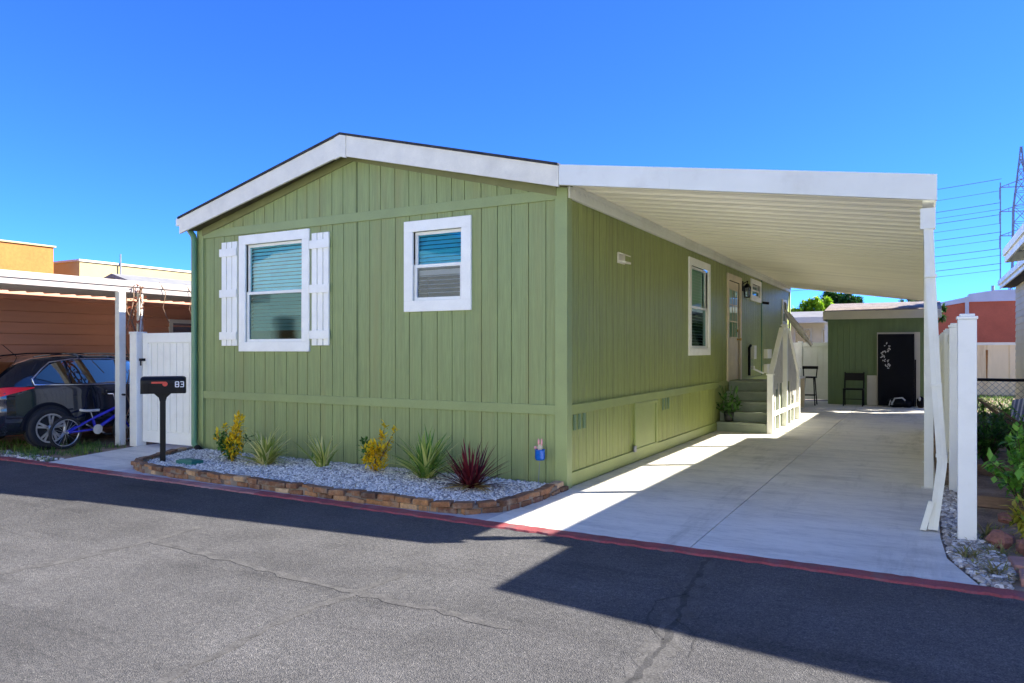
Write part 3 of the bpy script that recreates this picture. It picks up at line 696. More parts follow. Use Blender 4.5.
# ------------------------------------------------------------------ planting bed
edge = [(-5.97, -.06), (-5.6, -.86), (-5.44, -1.22), (-5.24, -1.42), (-4.95, -1.52), (-4, -1.55), (-2, -1.58), (-.65, -1.57), (-.28, -1.49), (-.05, -1.22), (.0, -.9), (.0, -.5), (-.02, -.09)]
g = MB(); g.face([(x, min(y + .05, -.001) if y < -.3 else y, .06) for x, y in edge]); struct('gravel_bed', g, M['gravelbase'])
def inside(px_, py_, poly):
    c = False; n = len(poly)
    for i in range(n):
        (xa, ya), (xb, yb_) = poly[i], poly[(i+1) % n]
        if (ya > py_) != (yb_ > py_) and px_ < (xb-xa)*(py_-ya)/(yb_-ya) + xa: c = not c
    return c
def stones(mb, n, poly, size, z, zr=.012):
    xs = [p[0] for p in poly]; ys_ = [p[1] for p in poly]; k = 0
    while k < n:
        x, y = R.uniform(min(xs), max(xs)), R.uniform(min(ys_), max(ys_))
        if not inside(x, y, poly): continue
        k += 1; s = size*R.uniform(.55, 1.3); a = R.uniform(0, 6.3); c, s2 = math.cos(a), math.sin(a)
        e = [(1, 0, 0), (0, 1, 0), (-1, 0, 0), (0, -1, 0)]; n0 = len(mb.v)
        sx_, sy_, sz_ = s*R.uniform(.8, 1.4), s*R.uniform(.6, 1), s*R.uniform(.45, .8); zz = z + R.uniform(0, zr)
        for (i, j) in ((1, .35), (.35, 1), (-.7, .75), (-1, -.3), (-.3, -1), (.8, -.7)):
            i *= R.uniform(.8, 1.15); j *= R.uniform(.8, 1.15)
            mb.v.append((x + (i*sx_*c - j*sy_*s2), y + (i*sx_*s2 + j*sy_*c), zz))
        for (i, j) in ((.55, .1), (-.1, .55), (-.5, -.3), (.2, -.5)):
            mb.v.append((x + (i*sx_*c - j*sy_*s2), y + (i*sx_*s2 + j*sy_*c), zz + sz_))
        F = [(6, 7, 8, 9), (0, 1, 7, 6), (1, 2, 7), (2, 3, 8, 7), (3, 4, 8), (4, 9, 8), (4, 5, 9), (5, 0, 6, 9)]
        for f in F: mb.f.append(tuple(n0 + q for q in f)); mb.sm.append(False)
inner = [(x + (.06 if x < -5 else -.06 if x > -.3 else 0), min(y + (.06 if y < -.9 else 0), -.02)) for x, y in edge]
g = MB(); stones(g, 15000, inner, .0155, .060); meta(build('gravel', g, M['stone']), 'white and grey gravel filling the brick edged bed', 'gravel', kind='stuff')
g = MB()
for i in range(150):
    x = R.uniform(-5.3, -.2); y = R.uniform(-1.4, -.1); leaf(g, Vector((x, y, .082)), rdir(-.1, .3), R.uniform(.02, .05), R.uniform(.005, .012))
meta(build('leaf_litter', g, L_dry), 'scattered dry leaves lying on the white gravel', 'leaves', kind='stuff')
# brick edging
g = MB(); mo = MB()
def along(pts, step):
    out = []; d = 0
    for a, b_ in zip(pts[:-1], pts[1:]):
        L_ = math.dist(a, b_); 
        while d < L_:
            out.append((a[0] + (b_[0]-a[0])*d/L_, a[1] + (b_[1]-a[1])*d/L_, math.atan2(b_[1]-a[1], b_[0]-a[0]))); d += step
        d -= L_
    return out
for course in range(2):
    pts = along(edge, .205)
    if course: pts = along([((edge[0][0]*.6 + edge[1][0]*.4), edge[0][1]*.6 + edge[1][1]*.4)] + edge[1:], .205)
    for i, (x, y, a) in enumerate(pts):
        ln = .097*R.uniform(.86, 1.03); a2 = a + R.uniform(-.14, .14); j = R.uniform(-.022, .018)
        c = Vector((x - math.sin(a)*j, y + math.cos(a)*j,   .030 + course*.058 + R.uniform(-.005, .005)))
        h = .0275*R.uniform(.86, 1.05); tl = R.uniform(-.09, .09)
        g.obox(c, Vector((math.cos(a2), math.sin(a2), tl))*ln, Vector((-math.sin(a2), math.cos(a2), 0))*.05, Vector((0, 0, 1))*h)
for a, b_ in zip(edge[:-1], edge[1:]): mo.bar((*a, .043), (*b_, .043), .075, .09)
be = root('brick_edging', (-2.9, -1.5, 0), 'low two course edging of old brown bricks round the gravel bed', 'edging')
build('bricks', g, M['brick'], be, .008); build('mortar', mo, M['mortar'], be)
# plants
def bush(loc, hgt, label, shape):
    o = root('croton_bush', loc, label, 'bush'); c = Vector(loc); gy, gg, st_ = MB(), MB(), MB()
    for (dx, dy, z, rx, rz_, n, kind) in shape:
        for i in range(int(n*(.62 if kind else .8))):
            d = rdir(); p = c + Vector((dx + d.x*rx*1.15*R.random()**.4, dy + d.y*rx*R.random()**.4, z + d.z*rz_*R.random()**.4))
            if p.z < c.z + .02: p.z = c.z + .02
            leaf(gy if kind else gg, p, (rdir(-.3, 1.)), R.uniform(.04, .09), R.uniform(.011, .02))
        st_.tube([c, c + Vector((dx*.4, dy*.4, z*.5)), c + Vector((dx, dy, z))], [.008, .006, .003], 5)
    build('yellow_leaves', gy, L_yel, o); build('green_leaves', gg, L_green, o); build('stem', st_, M['bark'], o)
bush((-4.42, -.66, .065), .6, 'tall yellow and green leafed bush nearest the mailbox', [(-.02, 0, .16, .15, .16, 330, 0), (-.15, 0, .22, .10, .12, 130, 0), (.06, -.03, .2, .13, .17, 330, 1), (.08, 0, .38, .08, .12, 190, 1), (.13, 0, .53, .05, .09, 90, 1), (-.13, 0, .41, .04, .06, 36, 1), (-.30, .02, .30, .05, .08, 55, 1), (-.22, 0, .28, .07, .08, 40, 0), (.24, .06, .30, .05, .05, 30, 0)])
bush((-2.26, -.42, .065), .6, 'bushy yellow plant with taller loose sprigs in the middle of the gravel bed', [(0, 0, .15, .15, .14, 420, 1), (0, -.02, .28, .13, .08, 220, 1), (-.12, .02, .22, .10, .14, 150, 0), (-.2, .03, .33, .05, .05, 40, 0), (.10, 0, .42, .05, .05, 50, 1), (.17, 0, .30, .06, .05, 46, 1), (.14, 0, .56, .03, .05, 22, 1), (.28, 0, .50, .03, .04, 18, 1), (.22, 0, .40, .03, .03, 10, 1)])
tussock('grass_clump', (-3.86, -.62, .065), 150, .52, .016, 'dense variegated grass clump right of the first yellow bush', L_var, (.1, 1.2), .8)
tussock('grass_clump', (-3.10, -.42, .065), 34, .46, .018, 'small sparse variegated grass clump between two larger plants', L_var, (.1, .8), .6)
tussock('grass_clump', (-1.50, -.47, .065), 160, .60, .019, 'large yellow green striped clump left of the burgundy plant', L_green2, (.08, 1.1), .6)
cr, c = tussock('cordyline', (-.76, -.70, .065), 150, .52, .016, 'burgundy spiky leaved plant near the corner of the bed', L_red, (.12, 1.62), .25)
g = MB()
for i in range(16): blade(g, c + Vector((0, 0, .02)), R.uniform(3.4, 6.2), R.uniform(1.2, 1.45), R.uniform(.3, .45), .028, .3)
build('dry_leaves', g, L_tanb, cr)
for nm, lc, n, l_, lab in (('seedling', (-3.5, -.15, .08), 9, .12, 'tiny green seedling against the siding'),): tussock(nm, lc, n, l_, .012, lab, L_green2)
# ornament on a stake
o = root('garden_stake', (-.27, -.12, .08), 'small blue rabbit pot ornament on a thin stake by the house corner', 'ornament')
build('stake', MB().tube([(-.27, -.12, .06), (-.262, -.12, .2), (-.245, -.13, .34)], .004, 6), M['steel'], o)
g = MB(); g.lathe([(0, 0), (.045, .0), (.055, .02), (.052, .10), (.058, .115), (.045, .115), (0, .11)], (-.245, -.13, .32), 'z', 14); build('pot', g, M['bluedeco'], o)
g = MB(); g.blob((-.245, -.13, .455), .032, .028, .034); build('head', g, M['yellowdeco'], o)
g = MB(); g.blob((-.262, -.13, .51), .012, .010, .04); g.blob((-.226, -.13, .51), .012, .010, .042); g.blob((-.30, -.13, .45), .02, .012, .018); build('ears', g, M['pinkdeco'], o)
# green valve box
o = root('valve_box', (-4.72, -1.06, .07), 'small green plastic valve box lying in the gravel', 'box')
g = MB(); g.prism([(-4.87, -1.15), (-4.57, -1.15), (-4.57, -.98), (-4.87, -.98)], .05, .115); b2 = build('body', g, M['greenbox'], o, .012)
g = MB(); g.box(-4.84, -1.13, .115, -4.60, -1.0, .125); g.box(-4.75, -1.08, .125, -4.69, -1.05, .13); build('lid', g, M['greenbox'], o, .004)

# ------------------------------------------------------------------ mailbox
mbx = root('mailbox', (-5.17, -1.12, .08), 'black mailbox on a single black post at the corner of the bed', 'mailbox')
g = MB(); prof = []
X0, X1, Y0, Y1, Z0, Z1 = -5.42, -4.90, -1.23, -1.01, .945, 1.165
rows = []
for x, kz, ky in ((X0, .80, .86), (X0 + .012, .93, .95), (X0 + .035, 1, 1), (X1 - .035, 1, 1), (X1 - .012, .93, .95), (X1, .80, .86)):
    row = []
    for a in range(0, 181, 15):
        yc, zc = (Y0 + Y1)/2, Z1 - .09
        row.append((x, yc + math.cos(rad(a))*(Y1 - Y0)/2*ky, zc + (math.sin(rad(a))**.6)*.09*kz))
    row += [(x, Y0 + .01, Z0), (x, Y1 - .01, Z0)]
    rows.append(row)
g.grid(rows, closed=True, smooth=False); g.face(rows[0][::-1]); g.face(rows[-1])
bd = build('box', g, M['black'], mbx)
build('door_rim', MB().box(X0 + .09, Y0 - .003, Z0 + .005, X0 + .098, Y0 + .02, Z1 - .09), M['matblack'], bd)
cx_ = -5.17; g = MB(); g.box(cx_ - .032, -1.155, .06, cx_ + .032, -1.085, .84); g.extr([(cx_ - .032, -1.155, .84), (cx_ + .032, -1.155, .84), (cx_ + .045, -1.155, .89), (cx_ + .10, -1.155, .943), (cx_ - .10, -1.155, .943), (cx_ - .045, -1.155, .89)], (0, .07, 0)); build('post', g, M['black'], mbx, .004)
g = MB(); g.box(-5.29, Y0 - .016, 1.075, -5.15, Y0 - .008, 1.098); g.lathe([(0, 0), (.030, 0), (.030, .008), (0, .008)], (-5.135, Y0 - .016, 1.068), 'y', 16, False)
build('flag', g, M['redflag'], mbx)
g = MB()
def glyph(x, z, sz, segs):
    for (a, b_, c_, d_) in segs: g.bar((x + a*sz*.6, Y0 - .004, z + b_*sz), (x + c_*sz*.6, Y0 - .004, z + d_*sz), .004, sz*.17, up=(0, 0, 1) if b_ == d_ else (1, 0, 0))
EIGHT = [(0, 0, 1, 0), (0, .5, 1, .5), (0, 1, 1, 1), (0, 0, 0, 1), (1, 0, 1, 1)]
THREE = [(0, 0, 1, 0), (.2, .5, 1, .5), (0, 1, 1, 1), (1, 0, 1, 1)]
glyph(-5.015, 1.03, .064, EIGHT); glyph(-4.958, 1.03, .064, THREE)
build('number', g, M['numwhite'], mbx); mbx.rotation_euler = (0, 0, rad(50))

# ------------------------------------------------------------------ gate at the left
gt = root('vinyl_gate', (-6.7, 0, 0), 'white vinyl side gate with a tall post beside the green home', 'gate')
p = MB(); p.box(-7.48, -.06, 0, -7.31, .11, 1.74); p.lathe([(.132, 1.735), (.132, 1.76), (.02, 1.785), (0, 1.785)], (-7.395, .025, 0), 'z', 4, False); 
build('post', MB().box(-7.48, -.06, 0, -7.31, .11, 1.75).box(-7.49, -.07, 1.75, -7.30, .12, 1.785), M['vinyl'], gt, .006)
p = MB(); p.box(-7.24, .03, .10, -6.0, .055, 1.70)
for i in range(8): p.box(-7.20 + i*.15, .018, .26, -7.20 + i*.15 + .135, .031, 1.60)
for z0_, z1_ in ((.08, .25), (1.61, 1.76)): p.box(-7.25, .005, z0_, -6.0, .075, z1_)
p.box(-7.25, .006, .25, -7.13, .074, 1.61); p.box(-6.1, .006, .25, -6.0, .074, 1.61)
gp = build('gate_panel', p, M['vinyl'], gt, .004)
g = MB(); g.box(-7.30, -.02, 1.33, -7.18, .004, 1.37); g.tube([(-7.2, -.02, 1.35), (-7.2, -.06, 1.35), (-7.2, -.06, 1.26)], .012); build('latch', g, M['black'], gt)

# ------------------------------------------------------------------ left neighbour: house + awning
nh = root('brown_house', (-10.6, 4, 0), 'brown lap sided neighbouring home behind the parked car', 'house')
g = MB(); z = 0
while z < 2.72:
    g.face([(-10.56, -3.0, z), (-10.56, 14, z), (-10.6, 14, z + .2), (-10.6, -3.0, z + .2)]); g.face([(-10.6, -3.0, z - .02), (-10.6, 14, z - .02), (-10.56, 14, z), (-10.56, -3.0, z)]); z += .2
g.face([(-10.6, -3, 0), (-15, -3, 0), (-15, -3, 2.8), (-10.6, -3, 2.8)][::-1]); g.face([(-10.6, 14, 0), (-15, 14, 0), (-15, 14, 2.8), (-10.6, 14, 2.8)]); g.face([(-15, -3, 0), (-15, 14, 0), (-15, 14, 2.8), (-15, -3, 2.8)])
build('wall', g, M['brown'], nh)
g = MB(); g.extr([(-10.45, -3.2, 2.72), (-12.8, -3.2, 2.95), (-15.2, -3.2, 2.72), (-15.2, -3.2, 2.66), (-12.8, -3.2, 2.89), (-10.45, -3.2, 2.66)], (0, 17.4, 0)); build('roof', g, M['roofgrey'], nh)
g = MB(); g.box(-10.60, 2.85, 1.2, -10.55, 2.93, 2.15); g.box(-10.60, 3.75, 1.2, -10.55, 3.83, 2.15); g.box(-10.6, 2.93, 2.07, -10.55, 3.75, 2.15); g.box(-10.6, 2.93, 1.2, -10.55, 3.75, 1.28); wo_ = build('window', g, M['offwhite'], nh)
build('pane', MB().box(-10.58, 2.93, 1.28, -10.565, 3.75, 2.07), M['carglass'], wo_); 
na = root('carport_awning', (-9.1, 3, 0), 'flat white carport awning over the dark car at the left', 'carport')
g = MB(); y = -2.9; prof = []
while y < 9.9:
    for dy, dz in ((0, 0), (.015, .03), (.26, .03), (.275, 0)): prof.append((y + dy, dz))
    y += .29
g.grid([[(x, py, 2.46 + dz + (x + 7.72)*-.02) for py, dz in prof] for x in (-10.5, -7.74)], smooth=False)
g.grid([[(x, py, 2.565 + (x + 7.72)*.005) for py in (-2.9, 9.9)] for x in (-7.74, -10.5)], smooth=False)
build('roof_panel', g, M['awning'], na)
g = MB(); g.box(-7.74, -2.9, 2.42, -7.70, 10, 2.51); g.box(-7.76, -2.9, 2.51, -7.68, 10, 2.605); g.box(-10.5, -2.94, 2.42, -7.70, -2.9, 2.605); build('fascia', g, M['awning'], na, .004)
for (x, y, hw) in ((-7.73, -.05, .055), (-7.76, .30, .035), (-7.73, 4.5, .05)):
    build('post', MB().box(x - hw, y - hw, 0, x + hw, y + hw, 2.42), M['alum'], na, .004)
# dry vine on the posts
vn = root('dry_vine', (-7.6, .1, 0), 'dry climbing vine with orange leaves tangled round the awning posts', 'vine')
g, lv = MB(), MB()
for k in range(5):
    pts = []; x0_, y0_ = -7.66 + R.uniform(-.06, .12), .12 + R.uniform(-.05, .12)
    for i in range(14): pts.append((x0_ + .06*math.sin(i*.9 + k*2) + R.uniform(-.03, .03), y0_ + .06*math.cos(i*.8 + k), .05 + i*.19))
    g.tube(pts, .009, 5)
    for p in pts[5:]:
        for q in range(3): leaf(lv, Vector(p) + rdir()*.06, rdir(-1, .5), R.uniform(.05, .09), .02)
for k in range(3):
    yy = .6 + k*.5; g.tube([(-7.69, yy, 2.62), (-7.66, yy + .1, 2.45), (-7.67, yy + .05, 2.2), (-7.64, yy + .15, 1.95)], .006, 4)
build('stems', g, M['wood'], vn); build('leaves', lv, L_orange, vn)

# ------------------------------------------------------------------ dark car
car = root('parked_car', (-9.13, .5, 0), 'dark glossy crossover car parked under the left awning with red tail light', 'car')
CX, YR = -9.13, -1.62
stn = [0, .06, .16, .32, .5, .72, 1.0, 1.4, 1.9, 2.3, 2.6, 2.9, 3.2, 3.7, 4.1, 4.32, 4.4]
roof = [.93, .97, 1.04, 1.17, 1.30, 1.375, 1.41, 1.43, 1.42, 1.39, 1.31, 1.16, 1.0, .95, .88, .78, .62]
belt = [.86, .90, .94, .965, .97, .965, .955, .945, .935, .925, .92, .915, .91, .88, .82, .72, .58]
hw = [.72, .80, .85, .875, .885, .89, .90, .90, .90, .90, .90, .90, .89, .87, .82, .72, .62]
rw_ = [.66, .66, .66, .665, .66, .64, .63, .63, .63, .63, .65, .68, .72, .72, .68, .6, .5]
def itp(arr, l):
    for i in range(len(stn) - 1):
        if stn[i] <= l <= stn[i+1]: t = (l - stn[i])/(stn[i+1] - stn[i]); return arr[i]*(1-t) + arr[i+1]*t
    return arr[-1]
g = MB(); rows = []
fl = sorted(set(stn + [i*.1 for i in range(44)]))
for l in fl:
    h_, b_, r2, z_ = itp(hw, l), itp(belt, l), itp(rw_, l), itp(roof, l)
    zb2 = .24 if .1 < l < 4.2 else .32
    half = [(h_*.86, zb2), (h_*.97, zb2 + .05), (h_, .45), (h_*1.0, .62), (h_*.985, .76), (h_*1.0, b_ - .07), (h_*.965, b_), (r2 + .04, z_ - .07), (r2 - .03, z_ - .02), (r2 - .2, z_), (0, z_ + .012)]
    rows.append([(CX + a, YR + l, c) for a, c in half] + [(CX - a, YR + l, c) for a, c in half[-2::-1]])
g.grid(rows, smooth=True); g.face(rows[0], True); g.face(rows[-1][::-1], True)
body = build('body', g, M['carpaint'], car)
def sidept(l, t, off, sg):
    h_, b_, r2, z_ = itp(hw, l)*.965, itp(belt, l), itp(rw_, l) + .04, itp(roof, l) - .07
    return (CX + sg*(h_ + (r2 - h_)*t + off), YR + l, b_ + (z_ - b_)*t + off*.5)
wn = [(.62, .32, .42), (.86, .08, .86), (1.02, .05, .93), (1.08, .05, .94)], [(1.12, .05, .94), (1.9, .05, .95)], [(1.98, .05, .95), (2.5, .05, .95), (2.75, .05, .70), (3.0, .05, .3)]
for sg in (1, -1):
    for ws in wn:
        p = MB(); fine_ = []
        for (la, ta, tb), (lb, tc, td) in zip(ws[:-1], ws[1:]):
            for k in range(6): q = k/6; fine_.append((la + (lb-la)*q, ta + (tc-ta)*q, tb + (td-tb)*q))
        fine_.append(ws[-1])
        p.grid([[sidept(l, a, .012, sg), sidept(l, c_, .012, sg)] for l, a, c_ in fine_]); build('side_window', p, M['carglass'], car)
    p = MB(); lo = [sidept(l, .0, .014, sg) for l in (.56, .8, 1.2, 1.8, 2.4, 3.0)]; hi = [sidept(l, t, .014, sg) for l, t in ((.56, .33), (.72, .7), (.86, .95), (1.2, 1.0), (1.8, 1.0), (2.5, 1.0))]
    p.tube([hi[0]] + lo, .012, 6); p.tube(hi, .012, 6); build('window_trim', p, M['chrome'], car)
    p = MB(); p.tube([(CX + sg*.57, YR + l, itp(roof, l) + .022) for l in (.7, .85, 1.2, 1.8, 2.3)], .013, 6); build('roof_rail', p, M['matblack'], car)
    p = MB(); rows = []
    for l, za, zc in ((.015, .80, .93), (.1, .82, .95), (.25, .86, .955), (.42, .90, .95), (.55, .935, .945)):
        h_ = itp(hw, l)*1.0 + .014; rows.append([(CX + sg*h_, YR + l, za), (CX + sg*(h_ - .012), YR + l, zc)])
    p.grid(rows); p.grid([[(CX + sg*.45, YR - .012, .84), (CX + sg*.45, YR - .012, .92)], [(CX + sg*.735, YR - .006, .80), (CX + sg*.735, YR - .006, .93)]]); build('tail_light', p, M['tail'], car)
    p = MB()
    for l in (1.1, 1.95): p.bar((CX + sg*.90, YR + l + .55, .84), (CX + sg*.90, YR + l + .75, .84), .03, .03)
    build('door_handle', p, M['carpaint'], car, .008)
    p = MB(); p.blob((CX + sg*1.0, YR + 2.75, .98), .09, .06, .06); build('mirror', p, M['carpaint'], car)
p = MB(); p.grid([[(CX - .55, YR + .10, 1.01), (CX + .55, YR + .10, 1.01)], [(CX - .54, YR + .30, 1.185), (CX + .54, YR + .30, 1.185)], [(CX - .5, YR + .48, 1.315), (CX + .5, YR + .48, 1.315)]]); build('rear_window', p, M['carglass'], car)
p = MB(); p.grid([[(CX - .62, YR + 3.14, 1.05), (CX + .62, YR + 3.14, 1.05)], [(CX - .58, YR + 2.65, 1.315), (CX + .58, YR + 2.65, 1.315)]]); build('windscreen', p, M['carglass'], car)
p = MB(); p.box(CX - .78, YR - .04, .30, CX + .78, YR + .2, .58); build('bumper', p, M['matblack'], car, .03)
p = MB(); p.tube([(CX, YR + .75, 1.40), (CX, YR + .55, 1.58)], .006, 5); build('aerial', p, M['black'], car)
for wy in (-.86, 1.80):
    for sg in (1, -1):
        xo = CX + sg*.905; zc = .315; wr = .315
        a = MB(); rows = []
        for k in range(25):
            q = math.pi*k/24
            rows.append([(xo - sg*.02, wy + math.cos(q)*r3, max(.2, zc + math.sin(q)*r3)) for r3 in (.33,)] + [(xo + sg*.012, wy + math.cos(q)*r3, max(.2, zc + math.sin(q)*r3)) for r3 in (.345, .385)] + [(xo - sg*.02, wy + math.cos(q)*.395, max(.2, zc + math.sin(q)*.395))])
        a.grid(rows, smooth=False); build('wheel_arch', a, M['matblack'], car)
        a = MB(); a.lathe([(0, 0), (.345, 0), (.345, .003), (0, .003)], (xo + (.004 if sg > 0 else -.007), wy, zc + .01), 'x', 28, False); build('wheel_well', a, M['dark'], car)
        t_ = MB(); q = sg
        t_.lathe([(.215, .02*q), (.225, .035*q), (.28, .04*q), (.305, .03*q), (wr, .0), (wr, -.15*q), (.22, -.16*q)], (xo + sg*.008, wy, zc), 'x', 36); wh = build('wheel', t_, M['rubber'], car)
        r4 = MB(); r4.lathe([(.222, .03*q), (.20, .034*q), (.195, .012*q)], (xo + sg*.012, wy, zc), 'x', 32); r4.lathe([(0, .03*q), (.05, .03*q), (.055, .015*q)], (xo + sg*.012, wy, zc), 'x', 16)
        for k in range(5):
            for dq in (-.16, .16):
                q2 = 2*math.pi*k/5 + .3; r4.bar((xo + sg*.036, wy + math.cos(q2)*.04, zc + math.sin(q2)*.04), (xo + sg*.036, wy + math.cos(q2 + dq)*.20, zc + math.sin(q2 + dq)*.20), .03, .022, up=(1, 0, 0))
        build('rim', r4, M['alloy'], wh)
        r5 = MB(); r5.lathe([(0, 0), (.2, 0)], (xo + sg*.014, wy, zc), 'x', 24, False); build('brake_disc', r5, M['dark'], wh)

# ------------------------------------------------------------------ blue kids bike leaning by the car
bk = root('bicycle', (-7.9, -.3, 0), 'small blue bicycle with a pale saddle leaning beside the dark car', 'bicycle')
lean_ = .10
def bp_(l, x, z): return (-7.93 + x - (z)*lean_*-1, -.80 + l, z)
def bwheel(l):
    t_ = MB(); c0 = Vector(bp_(l, 0, .255)); rows = []
    for k in range(33):
        q = 2*math.pi*k/32; rr = [(.205 + .022*math.cos(a), .022*math.sin(a)) for a in [2*math.pi*j/8 for j in range(8)]]
        rows.append([bp_(l + r3*math.cos(q)*1.1, xx, .255 + r3*1.1*math.sin(q)) for r3, xx in rr])
    t_.grid(rows, closed=True); wo2 = build('wheel', t_, M['rubber'], bk)
    r6 = MB(); r6.tube([bp_(l + .2*math.cos(q), 0, .255 + .2*math.sin(q)) for q in [2*math.pi*k/28 for k in range(29)]], .009, 6, False); build('rim', r6, M['alloy'], wo2)
    r7 = MB()
    for k in range(18): q = 2*math.pi*k/18; r7.tube([bp_(l, .02 if k % 2 else -.02, .255), bp_(l + .2*math.cos(q), 0, .255 + .2*math.sin(q))], .0022, 4, False)
    r7.tube([bp_(l, -.06, .255), bp_(l, .06, .255)], .015, 8); build('spokes', r7, M['alloy'], wo2)
bwheel(0); bwheel(.98)
f = MB(); HT, HB, SC, BB = bp_(.80, 0, .60), bp_(.84, 0, .50), bp_(.40, 0, .44), bp_(.46, 0, .27)
for a, c_, r3 in ((HB, BB, .028), (HT, SC, .024), (SC, BB, .022), (HT, HB, .03)): f.tube([a, c_], r3, 8)
for s in (-.045, .045):
    R0 = bp_(0, s, .255); f.tube([R0, BB], .017, 6); f.tube([R0, SC], .015, 6); f.tube([HB, bp_(.86, s, .46), bp_(.98, s, .255)], .014, 6)
build('frame', f, M['bikeblue'], bk)
f = MB(); f.tube([SC, bp_(.36, 0, .54)], .013, 8); build('seat_post', f, M['chrome'], bk)
f = MB(); 
for (l, wz, zz) in ((.22, .07, .575), ): pass
rows = [[bp_(l, wx*math.cos(a), .565 + dz + .02*math.sin(a)) for a in [2*math.pi*k/10 for k in range(10)]] for l, wx, dz in ((.20, .03, .02), (.23, .075, .012), (.30, .075, 0), (.38, .035, 0), (.47, .022, .0), (.50, .008, 0))]
f.grid(rows, closed=True); f.face(rows[0]); f.face(rows[-1]); build('saddle', f, M['offwhite'], bk)
f = MB(); f.tube([HT, bp_(.78, 0, .68)], .014, 8); f.tube([bp_(.72, -.26, .80), bp_(.79, -.12, .80), bp_(.79, -.06, .69), bp_(.79, .06, .69), bp_(.79, .12, .80), bp_(.72, .26, .80)], .012, 6); hb = build('handlebar', f, M['chrome'], bk)
f = MB(); 
for s in (-1, 1): f.tube([bp_(.735, s*.2, .80), bp_(.71, s*.29, .80)], .017, 8)
build('grip', f, M['black'], hb)
f = MB(); f.lathe([(0, 0), (.075, 0), (.075, .006), (0, .006)], bp_(.46, .05, .27), 'x', 20, False); f.bar(bp_(.46, .055, .27), bp_(.58, .065, .19), .018, .018); f.bar(bp_(.57, .06, .2), bp_(.585, .12, .19), .012, .012); build('crank_arm', MB().bar(bp_(.46, -.05, .27), bp_(.34, -.06, .35), .018, .018), M['alloy'], bk); build('pedal', MB().box(*[a + d_ for a, d_ in zip(bp_(.58, .09, .19), (-.02, -.04, -.012))], *[a + d_ for a, d_ in zip(bp_(.58, .09, .19), (.07, .04, .012))]), M['black'], bk); build('crank', f, M['alloy'], bk)

# ------------------------------------------------------------------ grass and rubble at the left kerb
g = MB(); poly = [(-9.6, -1.62), (-6.95, -1.62), (-7.1, -1.1), (-7.35, -.2), (-9.6, -.2)]
n = 0
while n < 2600:
    x, y = R.uniform(-9.6, -6.9), R.uniform(-1.62, -.2)
    if not inside(x, y, poly): continue
    if math.sin(x*5.1 + 1)*math.cos(y*7) < -.25: n += 1; continue
    blade(g, (x, y, -.01), R.uniform(0, 6.3), R.uniform(.0, .9), R.uniform(.05, .13), .005, .8, 2); n += 1
meta(build('grass', g, L_grass), 'patchy grass and weeds along the kerb in front of the car', 'grass', kind='stuff')
g = MB(); stones(g, 350, [(-9.8, -1.66), (-6.9, -1.66), (-7.0, -1.35), (-9.8, -1.3)], .035, -.01); meta(build('rubble', g, M['stone2']), 'small stones scattered along the kerb by the grass', 'stones', kind='stuff')

# ------------------------------------------------------------------ shed etc. at the driveway end
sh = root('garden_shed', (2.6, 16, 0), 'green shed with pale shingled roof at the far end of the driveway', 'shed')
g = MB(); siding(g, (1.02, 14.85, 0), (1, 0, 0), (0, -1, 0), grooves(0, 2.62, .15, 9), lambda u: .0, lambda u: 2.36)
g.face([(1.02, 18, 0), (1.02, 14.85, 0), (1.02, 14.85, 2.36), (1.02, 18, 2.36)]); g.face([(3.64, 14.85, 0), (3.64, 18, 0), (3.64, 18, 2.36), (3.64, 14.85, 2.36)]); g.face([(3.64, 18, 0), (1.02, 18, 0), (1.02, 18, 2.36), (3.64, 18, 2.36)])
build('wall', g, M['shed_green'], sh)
g = MB(); g.extr([(.95, 14.55, 2.56), (.95, 16.4, 2.86), (.95, 18.3, 2.50), (.95, 18.3, 2.44), (.95, 16.4, 2.80), (.95, 14.55, 2.50)], (2.78, 0, 0)); build('roof', g, M['shingle_tan'], sh)
g = MB(); g.box(.93, 14.51, 2.33, 3.73, 14.55, 2.55); g.box(.93, 14.55, 2.3, .95, 18.3, 2.5); build('fascia', g, M['offwhite'], sh, .004)
build('soffit', MB().box(.96, 14.55, 2.36, 3.7, 14.84, 2.38), M['offwhite'], sh)
g = MB(); g.box(2.24, 14.80, .0, 3.25, 14.845, 1.97); build('door_frame', g, M['offwhite'], sh)
cb = root('black_cabinet', (2.7, 14.7, .012), 'tall black panel with silver floral print standing before the shed', 'cabinet')
build('body', MB().box(2.27, 14.62, .03, 3.12, 14.78, 1.92), M['matblack'], cb, .01)
g = MB()
for i in range(34):
    t = i/33; p = Vector((2.44 + .06*math.sin(t*9) + R.uniform(-.05, .05), 14.612, 1.02 + t*.62)); q = R.uniform(0, 6.3)
    d = Vector((math.cos(q), 0, math.sin(q))); ln = R.uniform(.04, .08); s = Vector((-d.z, 0, d.x))*.016
    g.face([p, p + d*ln*.5 + s, p + d*ln, p + d*ln*.5 - s])
build('floral_print', g, M['silver'], cb)
build('edge_strip', MB().box(3.125, 14.66, .03, 3.16, 14.79, 1.25), M['matblack'], cb)
o = meta(build('white_board', MB().box(2.0, 14.76, .02, 2.25, 14.80, .82), M['offwhite'], bevel=.01, loc=(2.1, 14.78, .012)), 'off white board leaning on the shed beside the black panel', 'board')
